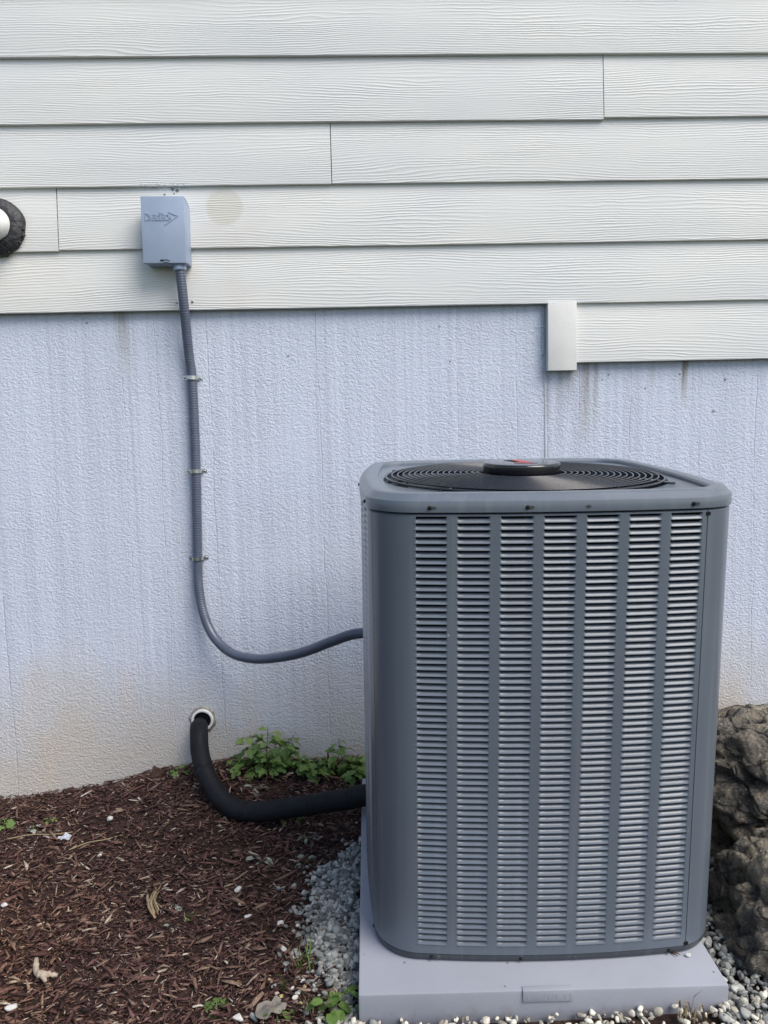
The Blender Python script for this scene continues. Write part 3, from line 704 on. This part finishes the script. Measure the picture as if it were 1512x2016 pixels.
# ------------------------------------------------------------------ boulders
def boulder(c,size,seed,label,rotz=0.,power=3.0,amp=.15,sub=6,lean=0.):
    bm=bmesh.new(); bmesh.ops.create_icosphere(bm,subdivisions=sub,radius=1.); rm_=Matrix.Rotation(rotz,3,'Z')@Matrix.Rotation(lean,3,'Y'); sv=Vector((seed*3.7,seed*1.3,seed*2.9))
    for v in bm.verts:
        p=v.co.copy(); n=(abs(p.x)**power+abs(p.y)**power+abs(p.z)**power)**(1/power); q=p/n
        d=amp*noise.fractal(q*1.2+sv,.9,2.1,4)+.12*noise.noise(q*.9+sv*2)
        wv=q+.25*noise.noise_vector(q*2+sv)
        cell=noise.voronoi(wv*2.6+sv)[0]; d+=.16*(min(.5,cell[1]-cell[0])-.2)               # broken faces
        cell2=noise.voronoi(wv*6.5+sv)[0]; d+=.055*(min(.5,cell2[1]-cell2[0])-.2)
        d-=.10*ss(.22,.42,noise.noise(Vector((wv.x*2.2,wv.y*2.2,wv.z*3.6))+sv*1.7))           # worn pockets
        d+=.028*noise.fractal(q*9+sv,.8,2.,4)
        lay=wv.z*3.6+noise.noise(q*1.7+sv)*.8; d+=.05*(abs((lay%1)-.5)*2-.5)                 # bedding ledges
        q=q*(1+d); v.co=rm_@Vector((q.x*size[0],q.y*size[1],q.z*size[2]))
    m=bpy.data.meshes.new('boulder'); bm.to_mesh(m); bm.free(); m.polygons.foreach_set('use_smooth',[True]*len(m.polygons))
    o=link('boulder',m,M['rock']); o.location=c; return tag(o,label,'boulder','weathered boulders beside the unit')
c=at(1575,1535,-.55); boulder(c,(.29,.27,.17),3.,'large tan and grey boulder with a pitted top right beside the unit',.25)
c=at(1452,1468,-.12); boulder(c,(.22,.11,.125),8.,'smaller grey boulder behind the large one, against the foundation',.1,sub=5)
c=at(1596,1872,-.97); boulder(c,(.225,.22,.26),5.,'shaded lower boulder at the right edge beside the pad and gravel',-.15)
c=at(1478,1775,-.60); boulder(c,(.155,.19,.245),12.,'dark boulder in the shaded hollow below the large tan one',.35,sub=5)

# ------------------------------------------------------------------ mulch, gravel
IM=np.linalg.inv(AA)
def in_pad(x,y,mg=0.):
    p=IM@(np.array([x,y,.05])-AO); return PX0-mg<p[0]<PX1+mg and PY0-mg<p[1]<PY1+mg
def edge_x(y):  # left limit of the gravel strip
    return -.112-.045*math.sin(y*7+.5)+.05*noise.noise((0,y*6,2)) + (.10*ss(-.75,-.35,y)) - .02*ss(-.9,-1.2,y)
def chips(n,name,x0,x1,y0,y1,lmin,lmax,mat,seed,zoff=0.,thin=(.12,.30)):
    r=np.random.default_rng(seed); V=np.zeros((n,12,3)); k=0
    while k<n:
        x=r.uniform(x0,x1); y=r.uniform(y0,y1)
        if in_pad(x,y,-.004): continue
        if x>edge_x(y)+r.normal(0,.03) and (r.random()>.06 or x>.05) and y<-.2: continue
        if y>.026: continue
        L=lmin+(lmax-lmin)*r.random()**2.3; w=L*r.uniform(*thin); w=min(max(w,.0016),.011); h=w*r.uniform(.25,.6)
        bend=r.normal(0,.12)*L; tw=r.normal(0,.5)
        a=(r.normal(.2,.95)); pit=r.normal(0,.26); rol=r.normal(0,.6)
        rm=np.array(Matrix.Rotation(a,3,'Z')@Matrix.Rotation(pit,3,'Y')@Matrix.Rotation(rol,3,'X'))
        t0,t1=r.uniform(.15,.8,2)
        P=[]
        for s,(f,b_) in enumerate(((t0,0),(1,bend),(t1,0))):
            xx=(s-1)*L/2; yy=b_*.5; jit=r.uniform(.75,1.25,2)
            P+= [(xx,yy-w/2*f*jit[0],-h/2),(xx+L*.03*r.normal(),yy+w/2*f*jit[1],-h/2),(xx+L*.03*r.normal(),yy+w/2*f,h/2*f),(xx,yy-w/2*f,h/2*f)]
        z=gz(x,y)+zoff+r.uniform(-.002,.011)+abs(math.sin(pit))*L*.30
        V[k]=(np.array(P)@rm.T)+np.array([x,y,z]); k+=1
    V[:,:,1]=np.minimum(V[:,:,1],.0275)
    base=[]
    for s in range(2):
        for e in range(4): base.append((s*4+e,s*4+(e+1)%4,(s+1)*4+(e+1)%4,(s+1)*4+e))
    base+=[(3,2,1,0),(8,9,10,11)]
    Fq=(np.array(base)[None]+12*np.arange(n)[:,None,None]).reshape(-1)
    m=bpy.data.meshes.new(name); m.vertices.add(n*12); m.vertices.foreach_set('co',V.reshape(-1)); nf=n*10
    m.loops.add(nf*4); m.loops.foreach_set('vertex_index',Fq.astype(np.int32)); m.polygons.add(nf); m.polygons.foreach_set('loop_start',np.arange(nf,dtype=np.int32)*4); m.update(calc_edges=True); m.validate()
    return link(name,m,mat)
parts=[chips(36000,'bark_mulch',-1.7,.02,-1.5,.027,.006,.024,M['mulch'],1,.002),chips(9000,'b2',-1.7,-.02,-1.5,.027,.014,.046,M['mulch'],2,.003,(.10,.26)),chips(420,'b3',-1.7,-.06,-1.5,.02,.035,.085,M['mulch'],3,.005,(.07,.2))]
def join(objs):
    bm=bmesh.new()
    for o in objs: bm.from_mesh(o.data)
    m0=objs[0].data; bm.to_mesh(m0); bm.free()
    for o in objs[1:]: d=o.data; bpy.data.objects.remove(o); bpy.data.meshes.remove(d)
    return objs[0]
tag(join(parts),'shredded reddish brown bark mulch covering the bed','mulch',kind='stuff')
def stone_templates(k=9,sub=2,seed=0):
    T=[]
    for i in range(k):
        bm=bmesh.new(); bmesh.ops.create_icosphere(bm,subdivisions=sub,radius=1.); sv=Vector((i*5.1+seed,2.,i*1.7))
        pl=[(Vector((random.gauss(0,1),random.gauss(0,1),random.gauss(0,1))).normalized(),random.uniform(.50,.78)) for _ in range(9)]
        for v in bm.verts:
            q=v.co*(1+.28*noise.noise(v.co*1.3+sv))
            for nn,dd in pl:
                e=q.dot(nn)-dd
                if e>0: q-=nn*e*.95
            v.co=q
        bm.verts.index_update(); T.append((np.array([v.co[:] for v in bm.verts]),np.array([[v.index for v in f.verts] for f in bm.faces]))); bm.free()
    return T
ST=stone_templates()
def stones(name,places,mat,label,seed):
    r=np.random.default_rng(seed); VV=[];FF=[];o=0
    for x,y,z,s in places:
        v,f=ST[r.integers(len(ST))]; sc=s*np.array([r.uniform(.75,1.35),r.uniform(.6,1.),r.uniform(.45,.8)])
        rm=np.array(Matrix.Rotation(r.uniform(0,6.28),3,'Z')@Matrix.Rotation(r.normal(0,.5),3,'X')@Matrix.Rotation(r.normal(0,.5),3,'Y'))
        VV.append((v*sc)@rm.T+np.array([x,y,z])); FF.append(f+o); o+=len(v)
    V=np.concatenate(VV);Fq=np.concatenate(FF); m=bpy.data.meshes.new(name); m.vertices.add(len(V)); m.vertices.foreach_set('co',V.reshape(-1)); nf=len(Fq)
    m.loops.add(nf*3); m.loops.foreach_set('vertex_index',Fq.reshape(-1).astype(np.int32)); m.polygons.add(nf); m.polygons.foreach_set('loop_start',np.arange(nf,dtype=np.int32)*3); m.update(calc_edges=True); m.validate()
    return tag(link(name,m,mat),label,'gravel',kind='stuff')
r=random.Random(21)
pl=[]
while len(pl)<2300:
    y=r.uniform(-1.35,-.30); x=r.uniform(-.34,.03)
    if in_pad(x,y,.004): continue
    ex=edge_x(y); d=x-ex
    if d<0 and r.random()>math.exp(d/.022)*.5: continue
    if y>-.42 and r.random()<.6: continue
    s=min(.0145,max(.004,r.lognormvariate(math.log(.0076),.34))); pl.append((x,y,gz(x,y)+r.uniform(.001,.013)+s*.3,s))
stones('gravel',pl,M['gravel'],'grey gravel strip along the left side of the pad',4)
pl=[]
while len(pl)<2300:
    y=r.uniform(-1.62,-1.18); x=r.uniform(-.16,1.05)
    if in_pad(x,y,.003): continue
    p=IM@(np.array([x,y,.05])-AO)
    if p[1]>PY0+.02: continue
    s=min(.0125,max(.004,r.lognormvariate(math.log(.0072),.3))); pl.append((x,y,gz(x,y)+r.uniform(.006,.022)+s*.3,s))
stones('gravel',pl,M['gravel_front'],'cream coloured gravel along the front foot of the pad',6)
pl=[]
while len(pl)<3000:
    y=r.uniform(-1.3,-.3); x=r.uniform(.72,1.0)
    if in_pad(x,y,.003): continue
    s=min(.015,max(.005,r.lognormvariate(math.log(.0082),.3))); pl.append((x,y,gz(x,y)+r.uniform(.0,.018)+s*.3,s))
stones('gravel',pl,M['gravel'],'shaded gravel between the pad and the boulders',8)

# ------------------------------------------------------------------ single stones, litter
def ground_at(u,v,lift=0.):
    d=CM@np.array([(u-756.)/F,(v-1008.)/F,1.]); t=1.0
    for _ in range(60):
        p=CP+d*t; t+= (p[2]-gz(p[0],p[1])-lift)/max(.2,-d[2])*.8
        if p[1]>.02: break
    p=CP+d*t; return Vector(p)
sm_=[]
for i,(v,f) in enumerate(stone_templates(5,3,9)):
    m=mesh('pebble',v,f,True); m.materials.append(M['stone']); sm_.append(m)
def pebble(u,v,wpx,label,group,i,flat=.6,cat='pebble',mat=None):
    p=ground_at(u,v,.008); dist=(np.array(p)-CP)@CM[:,2]; s=wpx/2*dist/F
    o=link('pebble',sm_[i%5],None); o.location=p+Vector((0,0,s*.35)); o.scale=(s*1.15,s*.9,s*flat); o.rotation_euler=(r.uniform(-.3,.3),r.uniform(-.3,.3),r.uniform(0,6)); return tag(o,label,cat,group)
PG='pale pebbles lying loose on the mulch'
for i,(u,v,w,l) in enumerate([
 (216,1614,17,'white pebble on the mulch left of the black pipe bend, near the wall'),
 (469,1753,14,'bright white pebble alone on dark mulch in the middle of the bed'),
 (23,1986,20,'white pebble at the lower left corner of the bed'),
 (8,1784,15,'tan pebble at the left edge, halfway down the mulch'),
 (196,1686,9,'small cream pebble on the mulch below the pebble by the wall'),
 (490,1807,16,'round grey pebble in the mulch left of the gravel strip'),
 (557,1871,16,'round pale pebble alone on the mulch beside the lower gravel'),
 (585,1883,16,'rounded pale pebble touching the yellowing grass tuft by the gravel'),
 (551,1820,15,'oval pale pebble on the mulch upper left of the yellowing grass tuft'),
 (470,2008,22,'pale pebble at the bottom edge left of the crumpled dead leaf')]): pebble(u,v,w,l,PG,i)
SM={}
def stone_mesh(i,key,col):
    if (i,key) not in SM:
        m=sm_[i].copy(); m.materials.clear()
        if key not in M: M[key]=simple(key,col,.75,.3,var=.15,vs=120.,bump=.0012,bs=150.)
        m.materials.append(M[key]); SM[i,key]=m
    return SM[i,key]
CC={'white_pebble':(.60,.59,.55),'tan_pebble':(.42,.31,.20),'grey_pebble':(.24,.245,.24),'yellow_pebble':(.52,.41,.17),'pink_pebble':(.46,.34,.30)}
for i,(u,v,w,cn,l) in enumerate([
 (597,1932,13,'white','white pebble highest in the small cluster between grass blades and leafy weed'),
 (599,1945,12,'tan','tan pebble directly below the highest pebble of the small cluster'),
 (614,1933,12,'grey','grey pebble just right of the highest pebble of the small cluster'),
 (576,1946,10,'white','small white pebble left of the small cluster, beside the upright grass blades'),
 (587,1957,12,'white','white pebble in the middle of the small cluster by the leafy weed'),
 (580,1966,13,'white','white pebble second lowest in the small cluster, above a grey one'),
 (581,1975,10,'grey','grey pebble lowest in the small cluster by the leafy weed'),
 (541,1943,14,'white','white pebble left of the upright grass blades, above the dead leaf'),
 (546,1957,11,'pink','pinkish pebble between the dead leaf and the white pebble above it'),
 (554,1963,10,'yellow','yellowish pebble near the upper edge of the crumpled dead leaf'),
 (619,1951,12,'grey','grey pebble close to the upper left of the bright leafy weed'),
 (602,1986,13,'white','white pebble between the crumpled dead leaf and the bright leafy weed'),
 (592,1976,9,'yellow','tiny yellowish pebble just above the white one between leaf and weed'),
 (586,1824,11,'white','white pebble on the mulch rim, left one of a close pair by the gravel'),
 (598,1827,9,'grey','grey pebble on the mulch rim, right one of a close pair by the gravel'),
 (531,1931,10,'tan','tan pebble on the mulch well above the crumpled dead leaf')]):
    o=pebble(u,v,w,l,PG,i); o.data=stone_mesh(i%5,cn+'_pebble',CC[cn+'_pebble'])
# one stone lying on the pad
d=AA.T@(CM@np.array([(1355-756.)/F,(1880-1008.)/F,1.])); o_=AA.T@(CP-AO); t_=(.004-o_[2])/d[2]; q=o_+d*t_; q=AO+AA@q
o=link('pebble',sm_[2],None); o.location=q; o.scale=(.0058,.005,.0048); tag(o,'small tan stone lying on the pad near the right corner of the unit','pebble')
d=AA.T@(CM@np.array([(1322-756.)/F,(1876-1008.)/F,1.])); t_=(.002-o_[2])/d[2]; q=AO+AA@(o_+d*t_)
tw=MB()
for i in range(7):
    a=r.uniform(-1.2,.4); L=r.uniform(.008,.020); tw.tube([(0,0,0),(math.cos(a)*L*.5,math.sin(a)*L*.4,.003),(math.cos(a)*L,math.sin(a)*L*.8,.0005)],[.0011,.0014,.0006],5)
o=tw.build('leaf_litter',M['bark'],None,True); o.location=q; tag(o,'crumbs of brown leaf litter on the pad under the unit','leaf litter')

def lie(o,u,v,lift,rz=0.):
    o.location=ground_at(u,v,lift); o.rotation_euler=(0,0,rz); return o
dw=MB(); P=catmull([(-.004,.046,.012),(.000,.026,.010),(.006,.004,.008),(.018,-.010,.007)],.005); dw.tube(P,[.0055+.003*i/len(P)+.003*noise.noise((i*.9,1,1)) for i in range(len(P))],9)
P=catmull([(.012,-.006,.008),(.034,-.012,.008),(.058,-.018,.006)],.005); dw.tube(P,[.0095-.006*i/len(P)+.003*noise.noise((i*.9,5,1)) for i in range(len(P))],9)
P=catmull([(.022,-.010,.008),(.030,-.024,.006),(.034,-.032,.004)],.005); dw.tube(P,[.008-.005*i/len(P) for i in range(len(P))],8)
tag(lie(dw.build('driftwood',M['drift'],None,True),66,1922,.012,.15),'forked piece of bleached wood on the mulch at lower left','wood piece')
bs=MB()
for i in range(13):
    x=r.uniform(-.010,.010); L=r.uniform(.035,.10); y=r.uniform(-.02,.02); sk=r.uniform(-.25,.25)
    P=[(x-sk*L*.5-.22*(-L*.5),y+L*.5,.006+r.uniform(0,.008)),(x,y,.010+r.uniform(0,.008)),(x+sk*L*.5-.22*(L*.5)*-1,y-L*.5,.005+r.uniform(0,.006))]
    P=[(a[0]-.02+.2*(k_-1)*L,a[1],a[2]) for k_,a in enumerate(P)]
    bs.tube(catmull(P,.012),[w_*(r.uniform(.0016,.0046) if i<5 else r.uniform(.0007,.0014)) for w_ in ([.5]+[1]*20+[.4])[:len(catmull(P,.012))]],5)
tag(lie(bs.build('bark_strip',M['straw'],None,True),312,1785,.012),'tan splintered bark strip with loose fibres in the middle of the mulch','bark strip')
for u,v,L,a,l in [(78,1651,.20,.06,'long dry straw stalk lying on the mulch left of the plastic scrap'),(190,1664,.16,.42,'curved dry stalk on the mulch right of the plastic scrap')]:
    s_=MB().tube(catmull([(-L/2,0,.006),(-L*.15,.006,.012),(L*.2,.002,.010),(L/2,.012,.008)],.008),.0018,6)
    tag(lie(s_.build('straw',M['straw'],None,True),u,v,.010,a),l,'straw')
# bark chunk leaning on the foundation
bc=MB().box((-.019,-.009,-.028),(.019,.009,.028),.003)
for q in bc.v: q.x+=.004*noise.noise(q*60); q.z+=.006*noise.noise(q*45+Vector((3,3,3)))
o=bc.build('bark_chunk',M['bark']); o.location=at(308,1527,-.02); o.rotation_euler=(R(-12),R(24),.2); tag(o,'square dark bark chunk leaning against the foundation left of the pipe','bark chunk')
bc=MB().tube(catmull([(-.05,0,-.03),(-.01,.004,.0),(.05,-.002,.045)],.008),[.004,.010,.012,.013,.013,.012,.012,.011,.010,.009,.008,.007,.006,.005,.004,.003,.003][:len(catmull([(-.05,0,-.03),(-.01,.004,.0),(.05,-.002,.045)],.008))],7)
o=bc.build('bark_chunk',M['bark'],None,True); o.location=at(352,1527,-.03); tag(o,'long dark bark sliver leaning on the wall just left of the pipe','bark chunk')
# crumpled clear plastic, dead leaf, pale shredded leaves
def sheet(nx_,ny_,w,h,amp,seed):
    V=[];Fc=[]
    for j in range(ny_):
        for i in range(nx_):
            x=(i/(nx_-1)-.5)*w; y=(j/(ny_-1)-.5)*h; k_=.65+.35*math.cos(j/(ny_-1)*3-1.5); V.append((x*k_+.1*w*noise.noise((x*40,y*40,seed)),y,amp*(.6+noise.noise((x*45,y*45,seed+3)))))
    for j in range(ny_-1):
        for i in range(nx_-1): Fc.append((j*nx_+i,j*nx_+i+1,(j+1)*nx_+i+1,(j+1)*nx_+i))
    return MB().add(V,Fc)
tag(lie(sheet(9,9,.042,.034,.012,1.).build('plastic_scrap',M['clear'],None,True),128,1652,.012,.5),'crumpled scrap of clear plastic lying on the mulch','plastic scrap')
dl=sheet(12,10,.066,.046,.016,5.)
tag(lie(dl.build('dead_leaf',M['deadleaf'],None,True),535,1990,.014,.5),'large crumpled grey dead leaf at the bottom of the bed','dead leaf')

# ------------------------------------------------------------------ leaves and weeds
def leaf_mesh(kind,seed):
    rr=random.Random(seed); V=[(0,0,0)]; n=30; 
    pts=[]
    for i in range(n+1):
        t=i/n; a=-math.pi/2+2*math.pi*t*.999
        th=a+math.pi/2
        if kind=='lobed': rr_=.30+.26*abs(math.cos(2.5*(th-math.pi)))**.8+.20*(1-math.cos(th))/2+(.045 if i%2 else -.02)+rr.uniform(-.03,.03)
        else: rr_=.5+rr.uniform(-.015,.015)
        x=math.cos(a)*rr_*(.85 if kind=='lobed' else .62); y=.5+math.sin(a)*rr_*(1. if kind=='lobed' else .95)
        if kind!='lobed' and y>.8: x*=max(.1,1-(y-.8)*2.6)
        pts.append((x,y))
    def zz(x,y): return -.32*(y-.25)**2+.20*abs(x)+.05*math.sin(y*9)*abs(x)*2
    V=[(0,.5,zz(0,.5))]+[(x,y,zz(x,y)) for x,y in pts[:-1]]
    V+= [(x*.5,.5+(y-.5)*.5,zz(x*.5,.5+(y-.5)*.5)-.012) for x,y in pts[:-1]]
    Fc=[]
    for i in range(n):
        j=(i+1)%n; Fc.append((1+i,1+j,1+n+j,1+n+i)); Fc.append((0,1+n+i,1+n+j))
    return mesh('leaf',V,Fc,True)
LM={}
def leaf_set(mat,kind,k=3):
    key=(mat,kind)
    if key not in LM:
        LM[key]=[]
        for i in range(k): m=leaf_mesh(kind,i+1); m.materials.append(M[mat]); LM[key].append(m)
    return LM[key]
def weed(base,heads,leafn,size,mat,kind,label,cat='weed',name='weed',group=None,face=.6,stemr=.0014,stem_mat='stem'):
    """base: ground point; heads: list of (dx,dy,height,spread)"""
    t=empty(name,base); tag(t,label,cat,group); st=MB(); lm=leaf_set(mat,kind)
    for (dx,dy,h,sp),nl in zip(heads,leafn):
        P=catmull([(dx*.3,dy*.3,-.01),(dx*.6,dy*.6,h*.45),(dx,dy,h)],.01); st.tube(P,[stemr*(1.3-.6*i/len(P)) for i in range(len(P))],5)
        for i in range(nl):
            f=(i+.5)/nl; zc=h*(.12+.88*f); ang=i*2.4+r.uniform(-.5,.5); rad=sp*(1.05-.65*f)*r.uniform(.4,1.)
            p0=Vector((dx*(.4+.6*f),dy*(.4+.6*f),zc*.9)); p=p0+Vector((math.cos(ang)*rad,math.sin(ang)*rad*.8,r.uniform(-.2,.5)*rad))
            st.tube([p0,(p0+p)/2+Vector((0,0,.004)),p],[stemr*.7,stemr*.55,stemr*.4],4)
            o=link('leaf',lm[r.randrange(3)],None,t); s=size*r.uniform(.6,1.2)*(1. if f<.8 else .8)
            az=math.atan2(p.y-p0.y,p.x-p0.x)-math.pi/2
            o.matrix_local=Matrix.Translation(p)@Matrix.Rotation(az+r.uniform(-.5,.5),4,'Z')@Matrix.Rotation(r.uniform(-.75,.35)*face,4,'X')@Matrix.Rotation(r.uniform(-.4,.4),4,'Y')@Matrix.Diagonal((s,s,s,1))
    st.build('stem',M[stem_mat],t,True); return t
def G(u,v,y=None):
    if y is None: return ground_at(u,v,.0)
    p=at(u,v,y); return Vector((p.x,y,gz(p.x,y)))
weed(G(520,1530,-.06),[(-.045,-.0,.145,.06),(.02,.005,.16,.055),(.075,-.005,.12,.055),(-.09,-.02,.06,.05),(.03,-.04,.08,.06),(.115,.0,.135,.035)],[24,23,20,15,18,11],.034,'leaf','lobed','tallest leafy green weed against the foundation, right of the pipe bend',face=1.)
weed(G(610,1540,-.07),[(-.04,0,.055,.045),(.02,-.01,.062,.05),(.07,.0,.05,.04),(.02,-.035,.035,.05)],[16,18,15,16],.032,'leaf','lobed','low spreading green weed between the tall weed and the unit',face=1.)
weed(G(685,1545,-.08),[(-.03,0,.135,.03),(.02,-.01,.075,.055),(.07,.01,.07,.05),(.03,-.05,.045,.05)],[14,18,17,16],.034,'leaf','lobed','green weed with an upright shoot touching the left side of the unit',face=1.)
weed(G(350,1525,-.02),[(0,0,.02,.03),(.03,-.005,.025,.025)],[5,5],.022,'leaf','lobed','tiny green sprig at the foundation behind the pipe bend',face=1.)
weed(G(563,1614),[(0,0,.018,.035),(.05,0,.015,.03)],[8,7],.024,'leaf','lobed','small green weed under the black pipe',face=1.)
weed(G(10,1632),[(0,0,.03,.03),(-.03,0,.04,.03)],[7,6],.026,'leaf','lobed','green weed at the left edge of the bed near the wall')
weed(G(100,1620),[(0,0,.02,.02)],[6],.020,'leaf','lobed','tiny weed between the left edge and the white pebble by the wall')
weed(G(66,1640),[(0,0,.025,.02)],[5],.016,'leaf_dry','lobed','faded tiny weed on the mulch above the straw stalk')
weed(G(655,2000),[(-.01,0,.055,.035),(.03,.0,.065,.035),(.0,-.02,.05,.04)],[6,6,5],.040,'leaf_bright','oval','bright green broad leaved weed by the front left corner of the pad',face=.8)
weed(G(427,1990),[(0,0,.018,.02)],[7],.018,'leaf_bright','lobed','tiny bright weed near the bottom edge of the mulch')
weed(G(375,1808),[(0,0,.012,.012)],[5],.012,'leaf','lobed','tiny green seedling in the middle of the mulch')
weed(G(545,2006),[(0,0,.022,.03)],[8],.022,'leaf_bright','oval','small yellow green weed under the crumpled dead leaf')
for u,v,l in [(508,1556,'pale shredded leaf bits on the mulch behind the pipe'),(515,1700,'pale wilted leaf scraps on dark mulch below the pipe'),(605,1655,'grey green wilted leaves above the gravel strip'),(600,1702,'grey green wilted leaves at the left rim of the gravel'),(338,1790,'white curled leaf scrap beside the tan bark strip'),(338,1828,'grey green leaf crumbs below the white curled scrap')]:
    weed(G(u,v),[(0,0,.012,.035 if u>400 else .012)],[9 if u>400 else 5],.026 if u>400 else .02,'leaf_dry','oval',l,'leaf scraps','leaf_scraps',face=1.4,stemr=.0008,stem_mat='straw')
def grass(u,v,n,h,sp,label,mats='straw',base=None):
    b=base if base is not None else G(u,v); t=MB()
    for i in range(n):
        a=r.uniform(0,6.28); L=h*r.uniform(.5,1.2); x,y=r.gauss(0,sp),r.gauss(0,sp*.6); bx_,by_=math.cos(a)*L*r.uniform(.2,.8),math.sin(a)*L*.5
        P=[Vector((x,y,-.005)),Vector((x+bx_*.35,y+by_*.35,L*.6)),Vector((x+bx_,y+by_,L*r.uniform(.45,1.)))]; w=r.uniform(.0012,.0028)
        d_=Vector((-by_,bx_,0)).normalized() if abs(bx_)+abs(by_)>1e-6 else Vector((1,0,0)); d_=(d_+Vector((.6,0,0))).normalized()
        V=[P[0]-d_*w,P[0]+d_*w,P[1]-d_*w*.8,P[1]+d_*w*.8,P[2]]; t.add(V,[(0,1,3,2),(2,3,4)])
    o=t.build('grass_tuft',M[mats],None,True); o.location=b; return tag(o,label,'grass tuft')
grass(600,1900,18,.05,.022,'yellowing grass tuft at the left rim of the lower gravel','straw')
grass(603,1902,14,.05,.024,'green grass blades growing through the yellowing tuft','leaf_bright')
grass(565,1950,7,.05,.006,'few upright grass blades among the small pebbles','leaf_bright')
grass(640,1990,22,.06,.03,'dry grass stalks round the bright broad leaved weed','straw')
pb=at(1360,1998,-1.235); grass(0,0,16,.05,.018,'dry grass tuft at the front foot of the pad, right side','straw',Vector((pb.x,-1.235,gz(pb.x,-1.235)+.012)))
tp=at(1362,1727,-.62)
tw=MB().tube(catmull([(-.055,.02,-.02),(0,0,.0),(.06,-.01,.028)],.01),[.003]*len(catmull([(-.055,.02,-.02),(0,0,.0),(.06,-.01,.028)],.01)),6)
o=tw.build('twig',M['straw'],None,True); o.location=at(1410,1728,-.72); tag(o,'thin grey twig lodged in the dark hollow between the boulders','twig')
